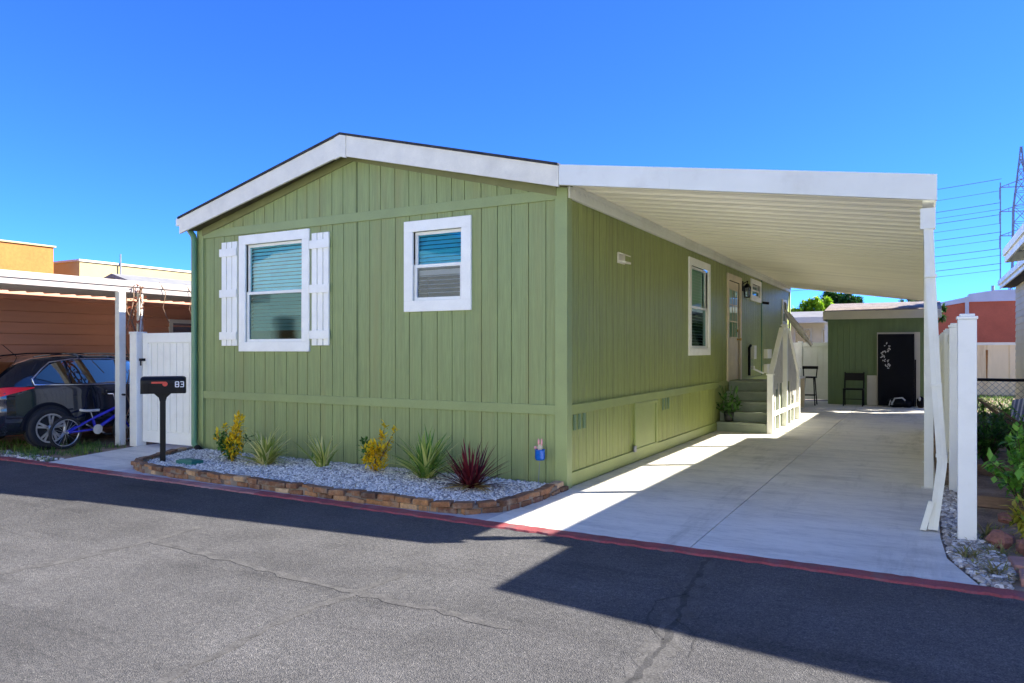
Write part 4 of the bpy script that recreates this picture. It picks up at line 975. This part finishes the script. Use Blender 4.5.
# bag pile
o = root('sports_bag', (2.75, 14.4, .012), 'dark bag with pale straps on the concrete before the black panel', 'bag')
g = MB(); g.blob((2.72, 14.4, .13), .24, .15, .13, 12, 8, .12); g.blob((2.95, 14.42, .10), .14, .12, .1, 10, 6, .15); build('body', g, M['matblack'], o)
g = MB(); g.tube([(2.6, 14.27, .08), (2.68, 14.26, .25), (2.85, 14.27, .27), (2.92, 14.28, .2)], .018, 6); g.tube([(2.55, 14.28, .06), (2.58, 14.26, .2), (2.63, 14.26, .08)], .016, 6); build('strap', g, M['silver'], o)
o = root('sack', (3.28, 14.45, .012), 'small dark heap beside the bag at the shed wall', 'sack')
build('body', MB().blob((3.27, 14.45, .15), .10, .1, .16, 10, 6, .15), M['matblack'], o); build('tie', MB().blob((3.24, 14.35, .25), .03, .03, .06), M['silver'], o)
# black metal chair
ch = root('metal_chair', (1.7, 14.45, .012), 'black metal armless chair against the green shed', 'chair')
def chairbits():
    x0_, x1_, y0_, y1_ = 1.47, 1.93, 14.2, 14.62
    for x in (x0_, x1_):
        build('leg', MB().tube([(x, y0_, .012), (x, y0_ + .03, .45)], .016, 8), M['black'], ch)
        build('leg', MB().tube([(x, y1_ + .04, .012), (x, y1_, .45), (x, y1_ + .07, .90)], .016, 8), M['black'], ch)
    build('seat', MB().box(x0_ - .02, y0_, .44, x1_ + .02, y1_, .475), M['black'], ch, .012)
    g = MB(); g.box(x0_, y1_ + .045, .68, x1_, y1_ + .065, .88); build('backrest', g, M['black'], ch, .008)
    g = MB(); g.tube([(x0_, y0_ + .01, .2), (x1_, y0_ + .01, .2)], .01, 6); build('stretcher', g, M['black'], ch)
chairbits()
# bar stool and small table
stl = root('bar_stool', (.62, 14.2, .012), 'tall black bar stool before the white back fence', 'stool')
for dx in (-.17, .17):
    build('leg', MB().tube([(.62 + dx, 14.0, .012), (.62 + dx*.75, 14.08, .74)], .016, 6), M['black'], stl); build('leg', MB().tube([(.62 + dx, 14.42, .012), (.62 + dx*.75, 14.34, .74)], .016, 6), M['black'], stl)
build('seat', MB().box(.44, 14.03, .74, .80, 14.39, .78), M['black'], stl, .015)
g = MB(); g.tube([(.46, 14.36, .76), (.44, 14.42, 1.05)], .014, 6); g.tube([(.78, 14.36, .76), (.80, 14.42, 1.05)], .014, 6); g.box(.42, 14.40, .98, .82, 14.43, 1.06); build('backrest', g, M['black'], stl)
g = MB()
for a, c_ in (((.47, 14.02, .28), (.77, 14.02, .28)), ((.47, 14.4, .28), (.77, 14.4, .28)), ((.47, 14.02, .28), (.47, 14.4, .28)), ((.77, 14.02, .28), (.77, 14.4, .28))): g.tube([a, c_], .011, 6)
build('footrest', g, M['black'], stl)
tb = root('bar_table', (.38, 12.6, .012), 'cream post legged outdoor table beyond the steps', 'table')
build('table_top', MB().box(.04, 12.0, .78, .66, 13.2, .82), M['offwhite'], tb, .006)
for x, y in ((.10, 12.06), (.60, 12.06), (.10, 13.14), (.60, 13.14)): build('leg', MB().box(x - .045, y - .045, .012, x + .045, y + .045, .78), M['creamwood'], tb, .004)
cl = MB(); rows = [[(.30 + .30*a + .02*math.sin(z*9 + a*5), 12.7 + .05*math.sin(a*9 + z*3), z) for a in (0, .2, .4, .6, .8, 1)] for z in (.825, 1.0, 1.2, 1.3)]
# folded parasol leaning
ps = root('folded_parasol', (.3, 13.9, 0), 'folded cream parasol slanting above the table at the back', 'parasol')
build('pole', MB().tube([(.15, 13.98, .012), (.15, 13.96, 2.4)], .018, 8), M['steel'], ps)
g = MB(); g.tube([(.02, 13.9, 2.60), (.15, 13.9, 2.42), (.45, 13.92, 2.0), (.72, 13.95, 1.62)], [.02, .08, .09, .04], 9); build('canopy', g, M['cloth'], ps)
# back vinyl fence
bf = root('white_back_fence', (.5, 15.9, 0), 'white vinyl panel fence closing the far end of the yard', 'fence')
g = MB(); g.box(-2.4, 15.88, .1, .93, 15.92, 1.66)
for i in range(22): g.box(-2.4 + i*.152, 15.872, .2, -2.4 + i*.152 + .142, 15.882, 1.58)
build('panel', g, M['vinyl'], bf)
g = MB(); g.box(-2.4, 15.85, 1.60, .93, 15.95, 1.72); g.box(-2.4, 15.85, .06, .93, 15.95, .2); build('rail', g, M['vinyl'], bf, .004)
for x in (.16, .98, -1.9): build('post', MB().box(x - .06, 15.84, 0, x + .06, 15.96, 1.76), M['vinyl'], bf, .006)
# house behind
bh = root('beige_back_house', (-1.5, 22, 0), 'pale house with a low eave behind the white back fence', 'house')
g = MB(); g.box(-9, 21.6, 0, 2.2, 26, 2.5); build('wall', g, M['beigesiding'], bh)
g = MB(); g.extr([(-9.4, 20.6, 2.62), (-9.4, 23.5, 3.0), (-9.4, 26.4, 2.62), (-9.4, 26.4, 2.5), (-9.4, 23.5, 2.88), (-9.4, 20.6, 2.5)], (12, 0, 0)); build('roof', g, M['roofgrey'], bh)
build('fascia', MB().box(-9.4, 20.55, 2.46, 2.6, 20.6, 2.66), M['offwhite'], bh)
for x in (-.85, .1): 
    wo_ = build('window', MB().box(x, 21.55, 1.1, x + .62, 21.6, 2.3), M['offwhite'], bh); build('pane', MB().box(x + .06, 21.53, 1.16, x + .56, 21.548, 2.24), M['carglass'], wo_)
for x in (-1.0, .35): build('post', MB().box(x - .06, 20.7, 0, x + .06, 20.82, 2.5), M['offwhite'], bh)

# ------------------------------------------------------------------ trees
def tree(nm, loc, hgt, crown, n, lsz, material, label):
    o = root(nm, loc, label, 'tree'); c = Vector(loc); t_ = MB(); lv = MB()
    t_.tube([c, c + Vector((.05, .03, hgt*.25)), c + Vector((-.05, .06, hgt*.55))], [.16, .13, .09], 9)
    cl_ = []
    for (dx, dy, dz, r3) in crown:
        ctr = c + Vector((dx, dy, dz)); t_.tube([c + Vector((-.03, .04, hgt*.4)), (c + Vector((0, 0, hgt*.4)) + ctr)/2 + Vector((0, 0, .1)), ctr], [.07, .045, .015], 6)
        for k in range(int(9*r3*r3) + 6):
            d = rdir(); cl_.append((ctr + d*r3*R.random()**.33*.95, r3*R.uniform(.16, .3)))
    for ctr, r3 in cl_:
        for i in range(n//len(cl_)):
            d = rdir(); leaf(lv, ctr + d*r3*R.random()**.5, rdir(-.8, .6), lsz*R.uniform(.7, 1.3), lsz*.28)
    build('trunk', t_, M['bark'], o); build('crown', lv, material, o)
tree('leafy_tree', (-1.5, 32, 0), 4, [(0, 0, 3.1, .95), (.4, 0, 3.6, .65), (-.6, .2, 2.8, .8), (.5, .1, 2.7, .8), (-.4, 0, 3.6, .5)], 9500, .20, L_bright, 'bright yellow green tree above the back house')
tree('leafy_tree', (-.35, 33.5, 0), 4, [(0, 0, 3.2, 1.0), (-.5, 0, 3.7, .7), (.4, 0, 3.7, .75), (.7, 0, 2.8, .8), (0, 0, 4.0, .5)], 9500, .20, L_dark, 'dark green round tree beside the bright yellow green one')
tree('leafy_tree', (2.9, 34, 0), 4, [(0, 0, 3.3, .8), (.8, 0, 3.35, .7), (-.7, 0, 3.2, .6)], 3600, .16, L_dark, 'low dark green tree top peeping over the shed roof')

tree('leafy_tree', (8.3, 17.9, 0), 6, [(0, 0, 5.6, 1.3), (-.9, -.6, 5.4, 1.1), (1.1, .5, 5.7, 1.2), (.2, 1.2, 5.0, 1.2), (-.3, -1.3, 5.6, 1.0)], 9000, .18, L_dark, 'unseen tall dark green tree added to shade the driveway end')  # out of view, added to cast shade on the back of the driveway
# ------------------------------------------------------------------ right side: fence, garden, neighbours
vf = root('vinyl_fence', (3.64, 1.9, 0), 'white vinyl privacy fence running along the right of the driveway', 'fence')
for i, y in enumerate((-.34, 1.96, 4.25, 6.55, 8.85)):
    p = MB(); p.box(3.578, y - .065, 0, 3.706, y + .065, 1.74); p.box(3.570, y - .073, 1.74, 3.714, y + .073, 1.765); p.box(3.59, y - .053, 1.765, 3.694, y + .053, 1.785)
    build('post', p, M['vinyl'], vf, .006)
for a, c_ in ((1.96, 4.25), (4.25, 6.55), (6.55, 8.85)):
    p = MB(); p.box(3.632, a + .07, .1, 3.654, c_ - .07, 1.64); p.box(3.62, a + .07, 1.58, 3.665, c_ - .07, 1.70); p.box(3.62, a + .07, .05, 3.665, c_ - .07, .19)
    k = a + .08
    while k < c_ - .2: p.box(3.628, k, .19, 3.632, k + .14, 1.58); k += .15
    build('panel', p, M['vinyl'], vf)
g = MB(); stones(g, 2600, [(3.68, -1.64), (3.52, -1.0), (3.49, -.4), (3.49, 2.2), (3.6, 2.2), (3.74, -.3), (3.9, -1.0), (3.82, -1.64)], .022, -.008, .02)
meta(build('gravel', g, M['stone2']), 'grey gravel and grit strip round the foot of the white fence', 'gravel', kind='stuff')
g = MB()
for i in range(420):
    x = R.uniform(3.5, 4.15); y = R.uniform(-1.64, .1)
    if x < 3.52 + max(0, -.4 - y)*.12: continue
    leaf(g, Vector((x, y, .015 + R.random()*.02)), rdir(-.2, .35), R.uniform(.02, .05), R.uniform(.006, .012))
meta(build('fallen_leaves', g, L_dry), 'dry fallen leaves scattered over the grit beside the driveway', 'leaves', kind='stuff')
def rock(loc, rx, ry, rz_, label):
    g = MB(); g.blob(Vector(loc) + Vector((0, 0, rz_*.6)), rx, ry, rz_, 9, 6, .28)
    for i in range(len(g.sm)): g.sm[i] = False
    meta(build('rock', g, M['rock'], bevel=.012, loc=loc), label, 'rock', 'rocks edging the right garden')
rock((3.86, -.42, 0), .10, .10, .075, 'reddish brown rock nearest the white fence post'); rock((4.06, -.60, 0), .13, .10, .08, 'larger reddish rock right of the other edging rock')
rock((3.98, .55, 0), .08, .08, .05, 'small reddish rock further back in the soil')
for (x, y, a, lab) in ((3.98, -1.02, .08, 'pink paver behind the other paver'), (4.0, -1.38, -.05, 'pink paver nearest the red kerb')):
    g = MB(); g.obox((x + .06, y, .02), Vector((math.cos(a), math.sin(a), 0))*.17, Vector((-math.sin(a), math.cos(a), 0))*.13, (0, 0, .03)); meta(build('paver', g, M['paver'], bevel=.01, loc=(x, y, 0)), lab, 'paver', 'pavers at the right kerb')
for (y, z, lab) in ((1.15, .05, 'weathered timber edging nearer the kerb'), (3.3, .07, 'weathered timber edging further back among the plants')):
    g = MB(); g.box(3.76, y, 0, 5.1, y + .12, z + .06); meta(build('timber_edging', g, M['wood'], bevel=.01, loc=(4.3, y, 0)), lab, 'timber', 'timber edgings in the garden')
def shrub(nm, loc, spread, hgt, nst, nl, lsz, material, label, cat='shrub', wd=.3):
    o = root(nm, loc, label, cat); c = Vector(loc); s_, lv = MB(), MB()
    for k in range(nst):
        a = R.uniform(0, 6.3); q = R.uniform(.2, 1); tip = c + Vector((math.cos(a)*spread*q, math.sin(a)*spread*q, hgt*R.uniform(.55, 1)*(1.1 - .4*q)))
        mid = c + (tip - c)*.5 + Vector((0, 0, hgt*.15)); s_.tube([c, mid, tip], [.008, .006, .003], 5)
        for i in range(nl):
            t = R.uniform(.25, 1.05); p = (c*(1-t)**2 + mid*2*t*(1-t) + tip*t*t); d = rdir(-.5, .7); leaf(lv, p, d, lsz*R.uniform(.6, 1.2), lsz*wd*R.uniform(.6, 1))
    build('stems', s_, M['bark'], o); build('leaves', lv, material, o)
shrub('leafy_shrub', (4.15, .9, 0), .38, .78, 26, 26, .11, L_gar, 'broad leaved green shrub at the right edge of the garden')
shrub('leafy_shrub', (4.05, 4.3, 0), .45, .75, 30, 26, .10, L_green, 'dark green shrub in the shade behind the white fence post')
shrub('leafy_shrub', (4.45, 5.6, 0), .5, .72, 26, 24, .10, L_gar, 'mid green shrub below the striped lounge')
shrub('yellow_shrub', (4.06, -.26, 0), .16, .40, 14, 20, .12, L_yg, 'yellow green drooping plant behind the edging rocks', wd=.16)
tussock('dry_weed', (3.80, -.15, 0), 40, .20, .008, 'dry curled weed beside the white fence post', L_dry, (.2, 1.3), 1.2)
for lc, lab in (((3.82, -.72, 0), 'straggly weed at the middle of the grit strip'), ((3.78, -1.30, 0), 'straggly weed close to the red kerb'), ((3.63, -.95, 0), 'low weed at the driveway edge')):
    tussock('low_weed', lc, 60, .15, .006, lab, L_dry, (.5, 1.5), .8, 'weeds in the grit strip')
for i in range(3):
    g = MB(); a = Vector((3.85, 5.4 + i*.3, .75 - i*.05)); 
br = root('bare_branches', (3.95, 4.6, 0), 'bare brown branches arching over the dark shrub', 'branches')
g = MB()
for i in range(7): g.tube([(3.82 + i*.02, 4.8, .2), (3.85 + i*.03, 4.9, .95 - i*.03), (4.2 + i*.05, 5.0, .72 - i*.06), (4.6 + i*.05, 5.0, .42 - i*.03)], [.012, .010, .008, .004], 5)
build('stems', g, M['wood'], br)
# lawn
g = MB()
for i in range(5200):
    x, y = R.uniform(3.7, 7.0), R.uniform(7.6, 21.5); blade(g, (x, y, -.005), R.uniform(0, 6.3), R.uniform(0, .8), R.uniform(.05, .12), .012, .7, 2)
meta(build('grass', g, L_grass), 'short lawn behind the chain link fence', 'grass', kind='stuff')
# chain link fence
cf = root('chain_link_fence', (4.4, 9, 0), 'black railed chain link fence across the right garden', 'fence')
build('top_rail', MB().tube([(3.7, 9, .95), (5.24, 9, .95)], .028, 8), M['black'], cf)
for x in (3.75, 5.0): build('post', MB().tube([(x, 9, 0), (x, 9, 1.0)], .03, 8), M['black'], cf)
g = MB(); sp = .11; x = 3.7 - 1
while x < 5.3:
    for s in (1, -1):
        a, c_ = (x, 0.), (x + .95, .95)
        P0, P1 = (x if s > 0 else x + .95, 0.), (x + .95 if s > 0 else x, .95)
        def clipx(p, q, lim): t = (lim - p[0])/(q[0] - p[0]); return (lim, p[1] + (q[1]-p[1])*t)
        p, q = sorted((P0, P1))
        if q[0] <= 3.7 or p[0] >= 5.22: continue
        if p[0] < 3.7: p = clipx(p, q, 3.7)
        if q[0] > 5.22: q = clipx(p, q, 5.22)
        g.tube([(p[0], 9 + s*.004, p[1]), (q[0], 9 + s*.004, q[1])], .0035, 4, False)
    x += sp
build('wire_mesh', g, M['steel'], cf)
# striped lounge
lg = root('striped_lounge', (4.8, 7.0, 0), 'tilted blue and white striped lounge seat beside the house wall', 'lounge')
o0, du_, dv_ = Vector((4.50, 6.9, .30)), Vector((.55, .15, .10)), Vector((.10, .35, .38)); nn = du_.cross(dv_).normalized()
g = MB(); g.obox(o0 + du_/2 + dv_/2, du_/2, dv_/2, nn*.02); cu = build('backrest', g, M['stripe_blue'], lg, .008)
g = MB()
for i in range(9): g.obox(o0 + du_*(.06 + i*.11) + dv_/2 + nn*.021, du_*.022, dv_*.49, nn*.004)
build('stripe', g, M['stripe_white'], cu)
for p in (o0, o0 + du_, o0 + dv_, o0 + du_ + dv_): build('leg', MB().tube([p, (p.x, p.y, 0)], .014, 6), M['steel'], lg)
# neighbour house at the right: wall, main eave, patio awning
rh = root('neighbour_house', (7, 6, 0), 'pale neighbouring home with layered white eaves at the right edge', 'house')
g = MB(); z = 0
while z < 3.1:
    g.face([(5.235, -.3, z), (5.25, -.3, z + .15), (5.25, 14, z + .15), (5.235, 14, z)]); g.face([(5.25, -.3, z), (5.235, -.3, z), (5.235, 14, z), (5.25, 14, z)]); z += .15
g.face([(5.25, -.3, 0), (10.5, -.3, 0), (10.5, -.3, 3.2), (5.25, -.3, 3.2)]); g.face([(10.5, 14, 0), (5.25, 14, 0), (5.25, 14, 3.2), (10.5, 14, 3.2)])
build('wall', g, M['beigesiding'], rh)
def slab(pts, y0_, y1_, th): 
    g = MB(); n = len(pts); g.extr([(x, y0_, z) for x, z in pts] + [(x, y0_, z - th) for x, z in pts[::-1]], (0, y1_ - y0_, 0)); return g
build('roof', slab([(4.97, 3.16), (7.8, 3.52), (10.8, 3.16)], -.62, 14.2, .05), M['roofgrey'], rh)
g = MB(); g.box(4.94, -.62, 2.98, 4.97, 14.2, 3.16); g.box(4.90, 8.15, 3.06, 4.94, 14.2, 3.17); build('fascia', g, M['alum'], rh, .004)
build('soffit', MB().box(4.97, -.6, 3.0, 5.24, 14.2, 3.02), M['matblack'], rh)
build('awning_roof', slab([(4.59, 3.23), (5.6, 3.35)], .45, 8.12, .05), M['alum'], rh)
g = MB(); g.box(4.56, .45, 3.01, 4.59, 8.12, 3.23); g.box(4.53, .45, 3.12, 4.56, 8.12, 3.24); g.extr([(4.59, 8.12, 3.01), (5.6, 8.12, 3.13), (5.6, 8.12, 3.35), (4.59, 8.12, 3.23)], (0, .03, 0)); build('awning_fascia', g, M['alum'], rh, .004)
build('porch_roof', slab([(4.85, 3.28), (7.4, 3.62), (10, 3.3)], -.66, .448, .06), M['alum'], rh)
build('vent_stack', MB().tube([(4.93, 9.8, 3.1), (4.93, 9.8, 3.42)], .04, 8), M['alum'], rh)
# beige wall and red building in the back
bw = root('beige_wall', (6, 21.9, 0), 'low beige panel wall with rust streaks beyond the chain link fence', 'wall')
g = MB(); siding(g, (3.5, 21.8, 0), (1, 0, 0), (0, -1, 0), grooves(0, 4.6, .62, 4), lambda u: 0, lambda u: 1.66, gw=.03, gd=.02); g.box(3.5, 21.83, 0, 8.1, 22, 1.66); build('panel', g, M['beigewall'], bw)
build('cap', MB().box(3.45, 21.75, 1.66, 8.15, 22.03, 1.75), M['alum'], bw)
g = MB()
for x, zt_, l_ in ((3.64, 1.64, .6), (5.15, 1.5, 1.1), (4.78, 1.64, .3)): g.extr([(x - .03, 21.79, zt_), (x + .035, 21.79, zt_), (x + .012, 21.79, zt_ - l_), (x - .01, 21.79, zt_ - l_*.9)], (0, -.004, 0))
build('rust_streak', g, M['rust'], bw)
rb = root('red_building', (6, 42, 0), 'long red brown building with a pale sloped parapet behind the yards', 'building')
g = MB(); pts = [(-6, 3.2), (1.4, 3.72), (5.45, 4.42), (14, 4.42)]; yy = 40
g.extr([(-6, yy, 0), (14, yy, 0)] + [(x, yy, z - .30) for x, z in pts[::-1]], (0, 12, 0)); build('wall', g, M['redwall'], rb)
g = MB(); g.extr([(x, yy - .08, z - .30) for x, z in pts[2:]] + [(14, yy - .08, 4.72), (6.7, yy - .08, 4.72), (5.45, yy - .08, 4.55)], (0, 12.2, 0)); build('parapet', g, M['tanroof'], rb)
g = MB(); g.extr([(-6, yy - .1, 2.9), (1.4, yy - .1, 3.42), (5.40, yy - .1, 4.12), (5.40, yy - .1, 4.4), (1.4, yy - .1, 3.56), (-6, yy - .1, 3.0)], (0, 12.2, 0)); build('roof_edge', g, M['tanroof'], rb)
build('downpipe', MB().box(5.28, yy - .16, 0, 5.46, yy - .03, 4.40), M['offwhite'], rb)
build('vent_stack', MB().tube([(6.6, yy + .5, 4.4), (6.6, yy + .5, 5.0)], .08, 8), M['steel'], rb)
# far buildings left
ob = root('orange_building', (-30, 6, 0), 'plain orange stucco building beyond the left awning', 'building')
build('wall', MB().box(-38, -6, 0, -26, 8.95, 5.46), M['orange'], ob); build('coping', MB().box(-38.1, -6.1, 5.46, -25.94, 9.02, 5.52), M['cream'], ob)
cb2 = root('cream_building', (-30, 18, 0), 'long cream stucco building behind the grey gabled roofs', 'building')
build('wall', MB().box(-40, 9.95, 0, -26, 34, 5.04), M['cream'], cb2); build('coping', MB().box(-40.1, 9.9, 5.04, -25.94, 34.1, 5.12), M['offwhite'], cb2)
build('vent_pipe', MB().tube([(-25.9, 11.6, 3.8), (-25.9, 11.6, 5.5)], .03, 6), M['steel'], cb2)
def gabhouse(nm, x0_, x1_, y0_, y1_, ze_, zp_, label):
    o = root(nm, ((x0_+x1_)/2, (y0_+y1_)/2, 0), label, 'house', 'grey roofed homes left'); g = MB(); xm = (x0_+x1_)/2
    g.extr([(x0_, y0_, 0), (x1_, y0_, 0), (x1_, y0_, ze_), (xm, y0_, zp_), (x0_, y0_, ze_)], (0, y1_-y0_, 0)); build('wall', g, M['offwhite'], o)
    g = MB(); g.extr([(x0_-.3, y0_-.3, ze_+.02), (xm, y0_-.3, zp_+.06), (x1_+.3, y0_-.3, ze_+.02), (x1_+.3, y0_-.3, ze_-.1), (xm, y0_-.3, zp_-.06), (x0_-.3, y0_-.3, ze_-.1)], (0, y1_-y0_+.6, 0)); build('roof', g, M['roofgrey'], o)
gabhouse('grey_roofed_home', -21.5, -16.6, 7.2, 13, 3.1, 3.86, 'nearer grey roofed home behind the left awning')
gabhouse('grey_roofed_home', -24.6, -18.6, 14.5, 24, 3.9, 4.75, 'farther and larger grey roofed home behind the left awning')
# ------------------------------------------------------------------ unseen homes added across the road for bounce light, also in the window reflections
M['palehome'] = mat('pale_cream_siding', (.75, .79, .70), .7, .06, 1.5)
struct('bounce_pavement', MB().prism([(-60, -60), (60, -60), (60, -8.8), (-60, -8.8)], -.05, .02), M['concrete'])  # unseen pale apron, added to bounce sunlight towards the front wall
for x in (-26, -13.5, -1, 11.5):
    lab = 'unseen pale cream gabled home added across the road for bounce light'
    o = root('bounce_home', (x, -16, 0), lab, 'house', 'unseen homes added for bounce light'); g = MB()
    g.extr([(x - 5.7, -11.2, 0), (x + 5.7, -11.2, 0), (x + 5.7, -11.2, 4.6), (x, -11.2, 5.7), (x - 5.7, -11.2, 4.6)], (0, -14, 0)); build('wall', g, M['palehome'], o)
    g = MB(); g.extr([(x - 6.0, -10.9, 4.56), (x, -10.9, 5.73), (x + 6.0, -10.9, 4.56), (x + 6.0, -10.9, 4.66), (x, -10.9, 5.83), (x - 6.0, -10.9, 4.66)], (0, -14.6, 0)); build('roof', g, M['roofgrey'], o)
    for dx in (-3, 2.2): wo_ = build('window', MB().box(x + dx, -11.2, 1.3, x + dx + 1.3, -11.15, 2.8), M['white'], o); build('pane', MB().box(x + dx + .1, -11.15, 1.4, x + dx + 1.2, -11.13, 2.7), M['carglass'], wo_)
# ------------------------------------------------------------------ transmission tower and wires
tw = root('transmission_tower', (11.6, 80, 0), 'grey steel lattice transmission tower at the right edge of the sky', 'tower')
g = MB(); hx = 1.5
def hw_(z): return 1.9 - .13*z if z < 9 else .72 - .015*(z - 9) if z < 15.5 else max(.05, .62*(21.6 - z)/6.1)
lv_ = [0, 4, 8, 9.5, 11, 12.5, 14, 15.5, 17, 18.2, 19.2, 20.4, 21.4]
for za, zb2 in zip(lv_[:-1], lv_[1:]):
    a, c_ = hw_(za), hw_(zb2)
    for sx_, sy_ in ((1, 1), (1, -1), (-1, -1), (-1, 1)): g.bar((11.6 + sx_*a, 80 + sy_*a, za), (11.6 + sx_*c_, 80 + sy_*c_, zb2), .11, .11)
    for s in (1, -1):
        g.bar((11.6 - a, 80 + s*a, za), (11.6 + c_, 80 + s*c_, zb2), .05, .05); g.bar((11.6 + a, 80 + s*a, za), (11.6 - c_, 80 + s*c_, zb2), .05, .05); g.bar((11.6 + s*a, 80 - a, za), (11.6 + s*c_, 80 + c_, zb2), .05, .05)
        g.bar((11.6 - c_, 80 + s*c_, zb2), (11.6 + c_, 80 + s*c_, zb2), .05, .05)
build('lattice', g, M['steel'], tw)
for z in (17.6, 15.2, 12.8):
    g = MB()
    for s in (-1, 1):
        g.bar((11.6, 80, z + .6), (11.6 + s*1.75, 80, z), .07, .07); g.bar((11.6, 80, z - .1), (11.6 + s*1.75, 80, z), .08, .08); g.bar((11.6 + s*1.75, 80, z), (11.6 + s*1.75, 80, z - 1.2), .09, .09); g.bar((11.6 + s*1.0, 80, z - .05), (11.6 + s*1.0, 80, z + .3), .05, .05)
    build('crossarm', g, M['steel'], tw)
g = MB(); g.bar((9.95, 80.6, 8), (9.95, 80.6, 18.2), .10, .10); build('mast', g, M['steel'], tw)
zs = [18.45, 17.32, 16.15, 15.45, 14.95, 14.1, 13.2, 12.5, 11.6, 10.9, 10.1, 9.5]
for i, z in enumerate(zs):
    g = MB(); pts = []
    for k in range(61):
        t = k/60
        x = 10.0 - 75*t; sag = 4*1.75*t*(1-t); pts.append((x, 80 + .15*(i % 3), z - sag))
    x0_, z0_ = pts[-1][0], pts[-1][2]
    if i < 5:
        for k in range(1, 41):
            t = k/40; pts.append((x0_ - 120*t, 80 + .15*(i % 3) , z0_ + 3.2*(0) - 4*2.9*t*(1-t) + 3.0*0 + (4.4 - .0)*(1 - abs(2*0 - 0)) * 0))
    g.tube(pts, .022 if i % 2 else .03, 4, False)
    meta(build('power_line', g, M['wire'], loc=(10, 80, z)), 'thin dark power line strung from the lattice tower', 'power line', 'power lines behind the homes')
